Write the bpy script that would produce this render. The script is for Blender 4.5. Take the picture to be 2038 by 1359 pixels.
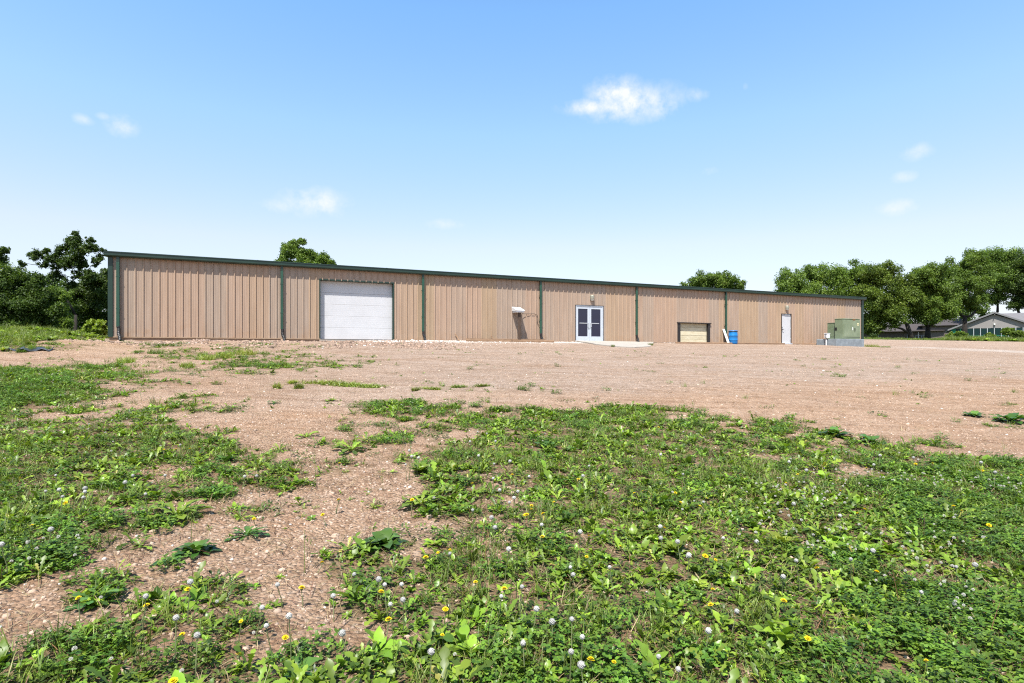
import bpy, math, random
import numpy as np
from mathutils import Vector, Matrix

# ------------------------------------------------------------------ camera, sky, sun, exposure
for o in list(bpy.data.objects):
    bpy.data.objects.remove(o, do_unlink=True)
scene = bpy.context.scene
col = scene.collection

F = 1150.0            # focal length in photo pixels (photo 2038 wide)
CX, HY = 1019.0, 704.0   # centre column and horizon row of the photo
EYE = 1.57

cam_data = bpy.data.cameras.new('camera')
cam = bpy.data.objects.new('camera', cam_data)
col.objects.link(cam)
cam.location = (0, 0, EYE)
cam.rotation_euler = (math.radians(90), 0, 0)
cam_data.sensor_width = 36.0
cam_data.lens = 36.0 * F / 2038.0
cam_data.shift_y = (HY - 679.5) / 2038.0
cam_data.clip_start = 0.1
cam_data.clip_end = 8000
scene.camera = cam

SUN_EL = math.radians(63.5)
SUN_H = Vector((-0.2715, -0.9625))
sun_vec = Vector((SUN_H.x * math.cos(SUN_EL), SUN_H.y * math.cos(SUN_EL), math.sin(SUN_EL)))
sun_data = bpy.data.lights.new('sun', 'SUN')
sun_data.energy = 5.0
sun_data.angle = math.radians(0.53)
sun_data.color = (1.0, 0.96, 0.90)
sun = bpy.data.objects.new('sun', sun_data)
col.objects.link(sun)
sun.rotation_euler = sun_vec.to_track_quat('Z', 'Y').to_euler()

scene.view_settings.view_transform = 'Standard'
scene.view_settings.look = 'None'
scene.view_settings.exposure = 1.05
scene.view_settings.gamma = 1.0
scene.view_settings.use_curve_mapping = False
scene.cycles.use_denoising = False
scene.cycles.filter_width = 1.15
scene.cycles.max_bounces = 6
scene.cycles.transparent_max_bounces = 8
scene.cycles.sample_clamp_indirect = 6.0


def build_world():
    w = bpy.data.worlds.new('World')
    scene.world = w
    w.use_nodes = True
    nt = w.node_tree
    nt.nodes.clear()
    N, K = nt.nodes.new, nt.links.new
    out = N('ShaderNodeOutputWorld')
    bg = N('ShaderNodeBackground')
    bg.inputs['Strength'].default_value = 0.0924
    sky = N('ShaderNodeTexSky')
    sky.sky_type = 'NISHITA'
    sky.sun_disc = False
    sky.sun_elevation = SUN_EL
    sky.sun_rotation = math.atan2(SUN_H.x, SUN_H.y)
    sky.altitude = 300
    sky.air_density = 1.15
    sky.dust_density = 1.2
    sky.ozone_density = 1.6
    # clouds: soft puffs at fixed directions, broken up by noise
    tc = N('ShaderNodeTexCoord')
    noise = N('ShaderNodeTexNoise')
    noise.inputs['Scale'].default_value = 28.0
    noise.inputs['Detail'].default_value = 7.0
    noise.inputs['Roughness'].default_value = 0.62
    K(tc.outputs['Generated'], noise.inputs['Vector'])
    sep = N('ShaderNodeSeparateXYZ')
    K(tc.outputs['Generated'], sep.inputs[0])

    def m(op, a, b=None, c=None, clamp=False):
        n = N('ShaderNodeMath')
        n.operation = op
        n.use_clamp = clamp
        for i, v in enumerate((a, b, c)):
            if v is None:
                continue
            if isinstance(v, (int, float)):
                n.inputs[i].default_value = v
            else:
                K(v, n.inputs[i])
        return n.outputs[0]
    az = m('ARCTAN2', sep.outputs[0], sep.outputs[1])
    hor = m('SQRT', m('ADD', m('MULTIPLY', sep.outputs[0], sep.outputs[0]), m('MULTIPLY', sep.outputs[1], sep.outputs[1])))
    el = m('ARCTAN2', sep.outputs[2], hor)
    puffs = [(1250, 206, 100, 30, 1.0), (1225, 186, 62, 26, .95), (1175, 212, 60, 16, .85), (1310, 210, 42, 26, .8), (1385, 188, 26, 14, .42), (625, 402, 62, 26, .85), (565, 410, 50, 13, .5),
             (885, 447, 46, 12, .4), (243, 252, 26, 18, .6), (165, 238, 18, 9, .45), (207, 232, 13, 7, .4),
             (1824, 302, 24, 15, .5), (1800, 352, 22, 10, .45), (1786, 412, 32, 13, .65), (1415, 342, 26, 10, .3), (1484, 172, 8, 8, .2)]
    total = None
    lst = []
    for (px, py, rx, ry, a) in puffs:
        dx, dz = (px - CX) / F, (HY - py) / F
        A, E = math.atan2(dx, 1.0), math.atan2(dz, math.hypot(dx, 1.0))
        lst.append((A, E, rx / F * .8, ry / F * .85, a))
    random.seed(5)
    for k in range(9):       # the same scattered fair-weather puffs go on round the rest of the sky
        lst.append((random.choice((-1, 1)) * random.uniform(0.95, 3.1), random.uniform(.12, .75), random.uniform(.03, .1), random.uniform(.012, .03), random.uniform(.3, .8)))
    for (A, E, rx, ry, a) in lst:
        u = m('DIVIDE', m('SUBTRACT', az, A), rx)
        v = m('DIVIDE', m('SUBTRACT', el, E), ry)
        r2 = m('ADD', m('MULTIPLY', u, u), m('MULTIPLY', v, v))
        g = m('MULTIPLY', m('EXPONENT', m('MULTIPLY', r2, -.9)), a)
        total = g if total is None else m('MAXIMUM', total, g)
    nz = m('MULTIPLY_ADD', noise.outputs['Fac'], 4.4, -1.75)
    dens = m('MULTIPLY', m('SUBTRACT', m('MULTIPLY', total, m('ADD', nz, .62)), .12), .92, clamp=True)
    mix = N('ShaderNodeMix')
    mix.data_type = 'RGBA'
    K(dens, mix.inputs[0])
    grade = N('ShaderNodeMix')
    grade.data_type = 'RGBA'
    grade.blend_type = 'MULTIPLY'
    grade.inputs[0].default_value = 1.0
    # clear dry air: colour of the whole sky dome by height above the horizon, the same all round
    gr = N('ShaderNodeValToRGB')
    stops = [(0.0, (.90, .90, 1.22)), (.03, (.97, .92, 1.10)), (.115, (1.42, 1.16, 1.0)), (.23, (1.35, 1.45, 1.36)), (.34, (1.12, 1.46, 1.62)), (.5, (.70, .95, 1.1)), (1.0, (.34, .46, .58))]
    while len(gr.color_ramp.elements) < len(stops):
        gr.color_ramp.elements.new(.5)
    for e, (p, c) in zip(gr.color_ramp.elements, stops):
        e.position = p; e.color = (*c, 1)
    K(m('DIVIDE', el, math.pi / 2, clamp=True), gr.inputs[0])
    K(gr.outputs[0], grade.inputs[7])
    K(sky.outputs[0], grade.inputs[6])
    K(grade.outputs[2], mix.inputs[6])
    mix.inputs[7].default_value = (5.1, 5.3, 5.6, 1)
    K(mix.outputs[2], bg.inputs['Color'])
    K(bg.outputs[0], out.inputs['Surface'])


build_world()

# ------------------------------------------------------------------ helpers
rng = np.random.default_rng(7)
random.seed(7)


def vnoise(x, y, seed=0):
    x = np.asarray(x, float); y = np.asarray(y, float)
    xi, yi = np.floor(x).astype(np.int64), np.floor(y).astype(np.int64)
    fx, fy = x - xi, y - yi
    fx, fy = fx * fx * (3 - 2 * fx), fy * fy * (3 - 2 * fy)

    def h(a, b):
        n = (a * 374761393 + b * 668265263 + seed * 1442695041) & 0x7fffffff
        n = ((n ^ (n >> 13)) * 1274126177) & 0x7fffffff
        return ((n ^ (n >> 16)) & 0xffff) / 65535.0
    a, b, c, d = h(xi, yi), h(xi + 1, yi), h(xi, yi + 1), h(xi + 1, yi + 1)
    return (a * (1 - fx) + b * fx) * (1 - fy) + (c * (1 - fx) + d * fx) * fy


def fbm(x, y, seed=0, octaves=4):
    t, a, s = 0, .5, 0
    for o in range(octaves):
        t = t + a * vnoise(x * 2 ** o + 17.3 * o, y * 2 ** o - 9.1 * o, seed + o)
        s += a
        a *= .5
    return t / s


def sstep(a, b, x):
    t = np.clip((np.asarray(x, float) - a) / (b - a), 0, 1)
    return t * t * (3 - 2 * t)


# warehouse frame: P0 the near corner of the front wall, U along the wall, N out of it
P0 = np.array((-17.55, 25.19)); U = np.array((.9117, .4109)); NV = np.array((.4109, -.9117))
U = U / np.hypot(*U); NV = np.array((U[1], -U[0]))
WALL_L = 49.58
FLOOR = 2.33
P_CAM = float(np.dot(-P0, NV))


def wall_coords(x, y):
    dx, dy = np.asarray(x, float) - P0[0], np.asarray(y, float) - P0[1]
    return dx * U[0] + dy * U[1], dx * NV[0] + dy * NV[1]      # t along, p in front


def terrain(x, y):
    x = np.asarray(x, float); y = np.asarray(y, float)
    t, p = wall_coords(x, y)
    slope = 2.29 / P_CAM
    front = 2.29 - slope * np.minimum(p, 34) - .02 * np.clip(p - 34, 0, 60)
    front = front - .17 * sstep(15, 5, t) * sstep(6, 0, p)
    back_r = 2.29 + slope * np.minimum(-p, 15) + .03 * np.clip(-p - 15, 0, 60) + .004 * np.clip(-p - 75, 0, 400)
    back_l = 2.24 - .012 * np.clip(-p - 6, 0, 120)
    wr = sstep(46, 58, t)
    back = back_l * (1 - wr) + back_r * wr
    z = np.where(p > 0, front, back)
    # grassy bank and bare earth heap beside the left end of the building
    z = z + .34 * sstep(-.2, -3.2, t) * sstep(12, 6, p) * sstep(-9, -3, p) * sstep(-60, -20, t)
    z = z + .24 * np.exp(-((p - 7.2) / 1.8) ** 2 - ((t - .3) / 1.6) ** 2) + .10 * np.exp(-((p - 3.2) / 1.2) ** 2 - ((t - 4) / 2.5) ** 2) + .08 * np.exp(-((p - 2.5) / 1.0) ** 2 - ((t - 8.5) / 2.0) ** 2)
    rough_ = sstep(9, 3, p) * sstep(-.2, .6, p) * sstep(14, 7, t) * sstep(-9, -5, t)
    z = z + rough_ * .20 * (fbm(x * .55, y * .55, 5, 2) - .45)
    near = sstep(90, 30, np.hypot(x, y))
    z = z + near * .07 * (fbm(x * .35, y * .35, 3, 2) - .5) * 2 * sstep(0, 3, p)
    fine = sstep(15, 7, np.hypot(x, y))
    z = z + fine * (.035 * (fbm(x * 2.2, y * 2.2, 11, 3) - .5) + .022 * (fbm(x * 7, y * 7, 21, 2) - .5))
    return z


def project(x, y, z):
    return CX + F * x / y, HY - F * (z - EYE) / y


def at(px, py, lift=0.0, dmax=400.0):
    """ground point seen at a photo pixel, at height lift over the ground"""
    dx, dz = (px - CX) / F, (HY - py) / F
    d = np.geomspace(2.0, dmax, 1500)
    g = EYE + dz * d - lift - terrain(dx * d, d)
    k = np.argmax(g < 0)
    if g[k] >= 0:
        k = len(d) - 1
    lo, hi = d[max(k - 1, 0)], d[k]
    for _ in range(20):
        mid = (lo + hi) / 2
        if EYE + dz * mid - lift - float(terrain(dx * mid, mid)) < 0:
            hi = mid
        else:
            lo = mid
    x, y = dx * hi, hi
    return np.array((x, y, float(terrain(x, y))))


def wall_at(px, py, p=0.0):
    """(t, h) on the plane p metres in front of the wall for a photo pixel"""
    dx, dz = (px - CX) / F, (HY - py) / F
    q = P0 + NV * p
    d = np.dot(q, NV) / (dx * NV[0] + NV[1])
    x, y = dx * d, d
    t, _ = wall_coords(x, y)
    return float(t), float(EYE + dz * d - FLOOR)


def new_mat(name):
    m = bpy.data.materials.new(name)
    m.use_nodes = True
    nt = m.node_tree
    return m, nt, nt.nodes['Principled BSDF']


def plain(name, colour, rough=.6, metal=0.0, spec=.4, var=.12, scale=3.0, bump=0.0, bump_scale=40.0, stretch=(1, 1, 1), col2=None, obj_var=0.0):
    """colour broken up by two octaves of noise, with optional bump and tint per object"""
    m, nt, b = new_mat(name)
    N, K = nt.nodes.new, nt.links.new
    tc = N('ShaderNodeTexCoord'); mp = N('ShaderNodeMapping')
    mp.inputs['Scale'].default_value = stretch
    K(tc.outputs['Object'], mp.inputs[0])
    no = N('ShaderNodeTexNoise')
    no.inputs['Scale'].default_value = scale; no.inputs['Detail'].default_value = 6; no.inputs['Roughness'].default_value = .65
    K(mp.outputs[0], no.inputs['Vector'])
    rp = N('ShaderNodeValToRGB')
    c = tuple(v * .85 for v in colour)
    c2 = tuple(v * .85 for v in col2) if col2 else tuple(min(1, v * (1 + var)) for v in c)
    c1 = tuple(v * (1 - var) for v in c)
    rp.color_ramp.elements[0].position = .3; rp.color_ramp.elements[0].color = (*c1, 1)
    rp.color_ramp.elements[1].position = .7; rp.color_ramp.elements[1].color = (*c2, 1)
    K(no.outputs['Fac'], rp.inputs[0])
    outc = rp.outputs[0]
    if obj_var:
        oi = N('ShaderNodeObjectInfo'); hs = N('ShaderNodeHueSaturation')
        mr = N('ShaderNodeMapRange'); mr.inputs[3].default_value = 1 - obj_var; mr.inputs[4].default_value = 1 + obj_var
        K(oi.outputs['Random'], mr.inputs[0]); K(mr.outputs[0], hs.inputs['Value']); K(outc, hs.inputs['Color'])
        outc = hs.outputs[0]
    K(outc, b.inputs['Base Color'])
    b.inputs['Roughness'].default_value = rough
    b.inputs['Metallic'].default_value = metal
    b.inputs['Specular IOR Level'].default_value = spec
    if bump:
        n2 = N('ShaderNodeTexNoise'); n2.inputs['Scale'].default_value = bump_scale; n2.inputs['Detail'].default_value = 4
        K(mp.outputs[0], n2.inputs['Vector'])
        bp = N('ShaderNodeBump'); bp.inputs['Strength'].default_value = bump; bp.inputs['Distance'].default_value = .02
        K(n2.outputs['Fac'], bp.inputs['Height']); K(bp.outputs[0], b.inputs['Normal'])
    return m


class MB:
    """collects shapes, then links them as one mesh object"""
    def __init__(self):
        self.v, self.f = [], []

    def add(self, verts, faces):
        k = len(self.v)
        self.v.extend([tuple(q) for q in verts])
        self.f.extend([tuple(i + k for i in f) for f in faces])
        return self

    def box(self, x0, x1, y0, y1, z0, z1, M=None, bev=0.0):
        if bev > 0:
            b = min(bev, (x1 - x0) / 2.1, (y1 - y0) / 2.1, (z1 - z0) / 2.1)
            vs, fs, idx = [], [], {}
            for sx in (0, 1):
                for sy in (0, 1):
                    for sz in (0, 1):
                        c = (x1 if sx else x0, y1 if sy else y0, z1 if sz else z0)
                        d = (-b if sx else b, -b if sy else b, -b if sz else b)
                        for a in range(3):
                            q = [c[i] + (0 if i == a else d[i]) for i in range(3)]
                            idx[(sx, sy, sz, a)] = len(vs); vs.append(q)
            I = lambda sx, sy, sz, a: idx[(sx, sy, sz, a)]
            for s in (0, 1):
                fs += [[I(s, 0, 0, 0), I(s, 1, 0, 0), I(s, 1, 1, 0), I(s, 0, 1, 0)][::1 if s else -1],
                       [I(0, s, 0, 1), I(0, s, 1, 1), I(1, s, 1, 1), I(1, s, 0, 1)][::1 if s else -1],
                       [I(0, 0, s, 2), I(1, 0, s, 2), I(1, 1, s, 2), I(0, 1, s, 2)][::1 if s else -1]]
            for a in (0, 1):
                for c in (0, 1):
                    fs += [[I(a, c, 0, 0), I(a, c, 1, 0), I(a, c, 1, 1), I(a, c, 0, 1)],
                           [I(a, 0, c, 0), I(a, 1, c, 0), I(a, 1, c, 2), I(a, 0, c, 2)],
                           [I(0, a, c, 1), I(1, a, c, 1), I(1, a, c, 2), I(0, a, c, 2)]]
            for sx in (0, 1):
                for sy in (0, 1):
                    for sz in (0, 1):
                        fs.append([I(sx, sy, sz, 0), I(sx, sy, sz, 1), I(sx, sy, sz, 2)])
        else:
            vs = [(x0, y0, z0), (x1, y0, z0), (x1, y1, z0), (x0, y1, z0), (x0, y0, z1), (x1, y0, z1), (x1, y1, z1), (x0, y1, z1)]
            fs = [(0, 3, 2, 1), (4, 5, 6, 7), (0, 1, 5, 4), (1, 2, 6, 5), (2, 3, 7, 6), (3, 0, 4, 7)]
        if M is not None:
            vs = [M @ Vector(q) for q in vs]
        return self.add(vs, fs)

    def tube(self, pts, radii, n=8, caps=True):
        pts = [Vector(q) for q in pts]
        if isinstance(radii, (int, float)):
            radii = [radii] * len(pts)
        vs, fs = [], []
        prev = None
        for i, q in enumerate(pts):
            d = (pts[min(i + 1, len(pts) - 1)] - pts[max(i - 1, 0)]).normalized()
            a = prev if prev is not None else (Vector((1, 0, 0)) if abs(d.x) < .8 else Vector((0, 1, 0)))
            a = (a - d * a.dot(d)).normalized(); prev = a
            b = d.cross(a)
            for k in range(n):
                w = 2 * math.pi * k / n
                vs.append(q + (a * math.cos(w) + b * math.sin(w)) * radii[i])
        for i in range(len(pts) - 1):
            for k in range(n):
                k2 = (k + 1) % n
                fs.append((i * n + k, i * n + k2, (i + 1) * n + k2, (i + 1) * n + k))
        if caps:
            fs.append(tuple(range(n - 1, -1, -1)))
            fs.append(tuple((len(pts) - 1) * n + k for k in range(n)))
        return self.add(vs, fs)

    def lathe(self, prof, n=24, c=(0, 0, 0)):
        vs, fs = [], []
        for (r, z) in prof:
            for k in range(n):
                w = 2 * math.pi * k / n
                vs.append((c[0] + r * math.cos(w), c[1] + r * math.sin(w), c[2] + z))
        for i in range(len(prof) - 1):
            for k in range(n):
                k2 = (k + 1) % n
                fs.append((i * n + k, i * n + k2, (i + 1) * n + k2, (i + 1) * n + k))
        return self.add(vs, fs)

    def extrude(self, prof, axis0, axis1, closed=True):
        """prof: list of 3-vectors, swept from offset axis0 to offset axis1"""
        a, b = Vector(axis0), Vector(axis1)
        n = len(prof)
        vs = [Vector(q) + a for q in prof] + [Vector(q) + b for q in prof]
        fs = [(i, (i + 1) % n, n + (i + 1) % n, n + i) for i in range(n if closed else n - 1)]
        if closed:
            fs += [tuple(range(n - 1, -1, -1)), tuple(range(n, 2 * n))]
        return self.add(vs, fs)

    def mesh(self, name, mat, smooth=False):
        me = bpy.data.meshes.new(name)
        me.from_pydata([tuple(q) for q in self.v], [], self.f)
        me.update()
        if mat is not None:
            me.materials.append(mat)
        if smooth:
            me.polygons.foreach_set('use_smooth', [True] * len(me.polygons))
        return me

    def build(self, name, mat, parent=None, smooth=False, loc=None):
        o = bpy.data.objects.new(name, self.mesh(name, mat, smooth))
        col.objects.link(o)
        if parent is not None:
            o.parent = parent
        if loc is not None:
            o.location = loc
        return o


def link_mesh(name, me, parent=None, loc=(0, 0, 0), rot=(0, 0, 0), scale=(1, 1, 1)):
    o = bpy.data.objects.new(name, me)
    col.objects.link(o)
    o.parent = parent
    o.location = loc; o.rotation_euler = rot; o.scale = scale
    return o


def np_mesh(name, verts, faces, mat, smooth=False, attrs=None):
    """fast mesh from arrays; faces all of one size"""
    verts = np.asarray(verts, np.float32); faces = np.asarray(faces, np.int32)
    me = bpy.data.meshes.new(name)
    k = faces.shape[1]
    me.vertices.add(len(verts)); me.vertices.foreach_set('co', verts.ravel())
    me.loops.add(faces.size); me.loops.foreach_set('vertex_index', faces.ravel())
    me.polygons.add(len(faces)); me.polygons.foreach_set('loop_start', np.arange(0, faces.size, k, dtype=np.int32))
    if smooth:
        me.polygons.foreach_set('use_smooth', np.ones(len(faces), bool))
    for nm, arr in (attrs or {}).items():
        a = me.attributes.new(nm, 'FLOAT', 'POINT')
        a.data.foreach_set('value', np.asarray(arr, np.float32))
    me.update(calc_edges=True)
    me.validate()
    if mat is not None:
        me.materials.append(mat)
    return me


def tag(o, label=None, cat=None, group=None, kind=None):
    if label: o['label'] = label
    if cat: o['category'] = cat
    if group: o['group'] = group
    if kind: o['kind'] = kind
    return o


def empty(name, loc=(0, 0, 0), rz=0.0):
    o = bpy.data.objects.new(name, None)
    o.empty_display_size = .2
    col.objects.link(o)
    o.location = loc; o.rotation_euler = (0, 0, rz)
    return o


# ------------------------------------------------------------------ where the weeds grow (read from the photo, kept as a plan of the ground)
COVER_Y = [690, 705, 720, 740, 755, 770, 790, 805, 825, 845, 865, 885, 905, 930, 955, 985, 1015, 1050, 1085, 1120, 1150, 1185, 1215, 1250, 1285, 1320, 1359]
COVER = ["530112100000000000000", "110233210000000000000", "002224420000000000000", "676321100000000000000", "776420000000000000000",
         "753210000000000000000", "764220000000000000000", "765321047400000000000", "655410026888862000000", "454510145677763200004",
         "465541123557787420001", "566643124778888855300", "677764236888888777620", "788776526888888654875", "888886536888888889999",
         "899864214889999999999", "898563113689999999999", "888432112589999999999", "876323433379999999999", "863322675799999999999",
         "642223688999999999999", "234332688899999999999", "113554588999999999999", "112777536899999999998", "124888425799999999985",
         "235898636899999999888", "346899657999999989999"]
COVER_A = np.array([[int(c) for c in r] for r in COVER], float) / 9.0


def cover(x, y):
    x = np.asarray(x, float); y = np.asarray(y, float)
    yy = np.maximum(y, 1.2)
    px, py = project(x, yy, terrain(x, y))
    ci = np.clip(px / 101.9, 0, 19.999)
    c0 = ci.astype(int); fc = ci - c0
    ri = np.interp(py, COVER_Y, np.arange(len(COVER_Y)))
    ri = np.clip(ri, 0, len(COVER_Y) - 1.001)
    r0 = ri.astype(int); fr = ri - r0
    v = (COVER_A[r0, c0] * (1 - fc) + COVER_A[r0, c0 + 1] * fc) * (1 - fr) + (COVER_A[r0 + 1, c0] * (1 - fc) + COVER_A[r0 + 1, c0 + 1] * fc) * fr
    return np.where(py < 684, 0, v)


def growth(x, y):
    """0..1, patchy"""
    c = cover(x, y)
    d = np.hypot(x, y)
    n = fbm(x * 1.9, y * 1.9, 31, 4) * .5 + fbm(x * 5.0, y * 5.0, 33, 3) * .35 + fbm(x * .5, y * .5, 37, 2) * .15
    q = 1 / (1 + np.exp(-(n - .5) / .062))            # even spread 0..1, so that cover is the share of ground grown over
    return sstep(-.16, .20, c * 1.06 - q - .01)


# ------------------------------------------------------------------ ground
def ground_material():
    m, nt, b = new_mat('soil_and_gravel')
    N, K = nt.nodes.new, nt.links.new
    geo = N('ShaderNodeNewGeometry')

    def noise(scale, detail=5, rough=.6, stretch=None):
        n = N('ShaderNodeTexNoise')
        n.inputs['Scale'].default_value = scale; n.inputs['Detail'].default_value = detail; n.inputs['Roughness'].default_value = rough
        src = geo.outputs['Position']
        if stretch:
            mp = N('ShaderNodeMapping'); mp.inputs['Scale'].default_value = stretch; mp.inputs['Rotation'].default_value = (0, 0, math.radians(-24))
            K(src, mp.inputs[0]); src = mp.outputs[0]
        K(src, n.inputs['Vector'])
        return n.outputs['Fac']

    def ramp(fac, stops):
        r = N('ShaderNodeValToRGB')
        while len(r.color_ramp.elements) < len(stops):
            r.color_ramp.elements.new(.5)
        for e, (p, c) in zip(r.color_ramp.elements, stops):
            e.position = p; e.color = (*c, 1) if len(c) == 3 else c
        K(fac, r.inputs[0])
        return r.outputs[0]

    def mix(f, a, c, mode='MIX'):
        x = N('ShaderNodeMix'); x.data_type = 'RGBA'; x.blend_type = mode
        for s, v in ((0, f), (6, a), (7, c)):
            if isinstance(v, (int, float)): x.inputs[s].default_value = v
            elif isinstance(v, tuple): x.inputs[s].default_value = (*v, 1)
            else: K(v, x.inputs[s])
        return x.outputs[2]

    def attr(n):
        a = N('ShaderNodeAttribute'); a.attribute_name = n
        return a.outputs['Fac']
    big = noise(.16, 4, .6, (1, 2.2, 1))
    base = ramp(big, [(.30, (.375, .262, .192)), (.5, (.43, .315, .243)), (.70, (.465, .36, .29))])
    mid = noise(1.7, 6, .7)
    base = mix(.5, base, ramp(mid, [(.3, (.31, .21, .148)), (.55, (.43, .315, .24)), (.75, (.53, .42, .34))]))
    # single grains of the gravel: pink, buff, white and grey
    vor = N('ShaderNodeTexVoronoi'); vor.inputs['Scale'].default_value = 42.0
    K(geo.outputs['Position'], vor.inputs['Vector'])
    sepc = N('ShaderNodeSeparateColor'); K(vor.outputs['Color'], sepc.inputs[0])
    grain = ramp(sepc.outputs[0], [(0, (.17, .115, .085)), (.3, (.36, .25, .18)), (.55, (.45, .31, .235)), (.8, (.52, .41, .33)), (1, (.66, .60, .55))])
    base = mix(.5, base, grain)
    v2 = N('ShaderNodeTexVoronoi'); v2.inputs['Scale'].default_value = 9.0
    K(geo.outputs['Position'], v2.inputs['Vector'])
    s2 = N('ShaderNodeSeparateColor'); K(v2.outputs['Color'], s2.inputs[0])
    base = mix(.22, base, ramp(s2.outputs[1], [(0, (.2, .14, .10)), (.4, (.40, .29, .22)), (1, (.62, .50, .42))]))
    white = mix(.5, ramp(sepc.outputs[1], [(0, (.30, .27, .25)), (.5, (.60, .55, .51)), (1, (.78, .75, .72))]), (.62, .57, .53))
    base = mix(attr('white_gravel'), base, white)
    sandy = mix(.4, ramp(mid, [(.3, (.38, .27, .18)), (.7, (.56, .43, .32))]), grain)
    base = mix(attr('sand'), base, sandy)
    humus = ramp(noise(9, 5, .7), [(.3, (.085, .070, .032)), (.5, (.15, .12, .06)), (.72, (.25, .185, .12))])
    base = mix(attr('humus'), base, humus)
    far = ramp(noise(1.2, 5, .7), [(.3, (.05, .085, .02)), (.7, (.12, .17, .04))])
    base = mix(attr('turf'), base, far)
    patch = noise(.55, 5, .65, (1, 2.6, 1))
    base = mix(1.0, base, ramp(patch, [(.30, (.755, .70, .63)), (.5, (.79, .775, .745)), (.68, (.83, .83, .82))]), 'MULTIPLY')
    base = mix(attr('earth'), base, mix(1.0, base, (1.06, .955, .84), 'MULTIPLY'))
    # faint wheel tracks worn along the lot
    sp = N('ShaderNodeVectorMath'); sp.operation = 'DOT_PRODUCT'; K(geo.outputs['Position'], sp.inputs[0]); sp.inputs[1].default_value = (float(NV[0]), float(NV[1]), 0)
    wob = noise(.05, 2, .5); msk = noise(.22, 4, .6, (.3, 1.5, 1))

    def mth(op, a, c=None, clamp=False):
        n = N('ShaderNodeMath'); n.operation = op; n.use_clamp = clamp
        for i, v in enumerate((a, c)):
            if v is None: continue
            if isinstance(v, (int, float)): n.inputs[i].default_value = v
            else: K(v, n.inputs[i])
        return n.outputs[0]
    pp_ = mth('ADD', mth('ADD', sp.outputs['Value'], float(-np.dot(P0, NV))), mth('MULTIPLY', wob, 9.0))
    trk = None
    for c_ in (7.2, 8.9, 11.0, 12.7, 14.6, 16.3, 19.5, 21.2):
        v = mth('SUBTRACT', 1.0, mth('DIVIDE', mth('ABSOLUTE', mth('SUBTRACT', pp_, c_)), .42), clamp=True)
        trk = v if trk is None else mth('MAXIMUM', trk, v)
    trk = mth('MULTIPLY', trk, mth('MULTIPLY', mth('SUBTRACT', msk, .40), 4.0, clamp=True))
    base = mix(mth('MULTIPLY', trk, .40), base, mix(1.0, base, (.70, .62, .55), 'MULTIPLY'))
    streak = noise(.9, 4, .6, (.35, 5.0, 1))
    base = mix(1.0, base, ramp(streak, [(.32, (.80, .75, .70)), (.5, (1, 1, 1)), (.70, (1.10, 1.11, 1.12))]), 'MULTIPLY')
    K(base, b.inputs['Base Color'])
    b.inputs['Roughness'].default_value = .95
    b.inputs['Specular IOR Level'].default_value = .15
    h1 = noise(30, 6, .75)
    ad = N('ShaderNodeMath'); ad.operation = 'MULTIPLY_ADD'
    K(vor.outputs['Distance'], ad.inputs[0]); ad.inputs[1].default_value = -.9; K(h1, ad.inputs[2])
    bp = N('ShaderNodeBump'); bp.inputs['Strength'].default_value = 1.0; bp.inputs['Distance'].default_value = .04
    K(ad.outputs[0], bp.inputs['Height']); K(bp.outputs[0], b.inputs['Normal'])
    return m


def axis(dense0, dense1, step, lo, hi, growth_rate):
    mid = list(np.arange(dense0, dense1 + 1e-6, step))
    a, s, up = mid[-1], step, []
    while a < hi:
        s *= growth_rate; a += s; up.append(a)
    a, s, dn = mid[0], step, []
    while a > lo:
        s *= growth_rate; a -= s; dn.append(a)
    return np.array(dn[::-1] + mid + up)


def white_gravel_w(x, y):
    t, p = wall_coords(x, y)
    n = fbm(x * .6, y * .6, 51, 3)
    strip = sstep(.0, .25, n - .42 + .35 * np.exp(-((t - 15) / 3.5) ** 2) + .0 * t) * sstep(3.2, .3, p) * sstep(8.5, 11, t) * sstep(27, 20, t) * sstep(-.4, 0, p)
    strip = np.maximum(strip, .9 * sstep(1.5, .5, p + (n - .5) * 1.2) * sstep(20.4, 21, t) * sstep(26, 25, t) * sstep(-.3, 0, p))
    # pale wheel-worn track leaving to the right behind the transformer
    a, c = at(1745, 689), at(2060, 702)
    dx, dy = c[0] - a[0], c[1] - a[1]
    L = math.hypot(dx, dy)
    s = ((x - a[0]) * dx + (y - a[1]) * dy) / L
    q = ((x - a[0]) * -dy + (y - a[1]) * dx) / L
    hw_ = 2.2 + .10 * np.clip(s, 0, 80)
    n2 = fbm(x * .25, y * .25, 53, 4)
    road = sstep(1.25, .25, np.abs(q - .6 * np.sin(s * .12)) / hw_ + (n - .5) * 1.3 + (n2 - .5) * 1.6) * sstep(-10, 10, s)
    return np.clip(strip + road * .5, 0, 1)


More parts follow.
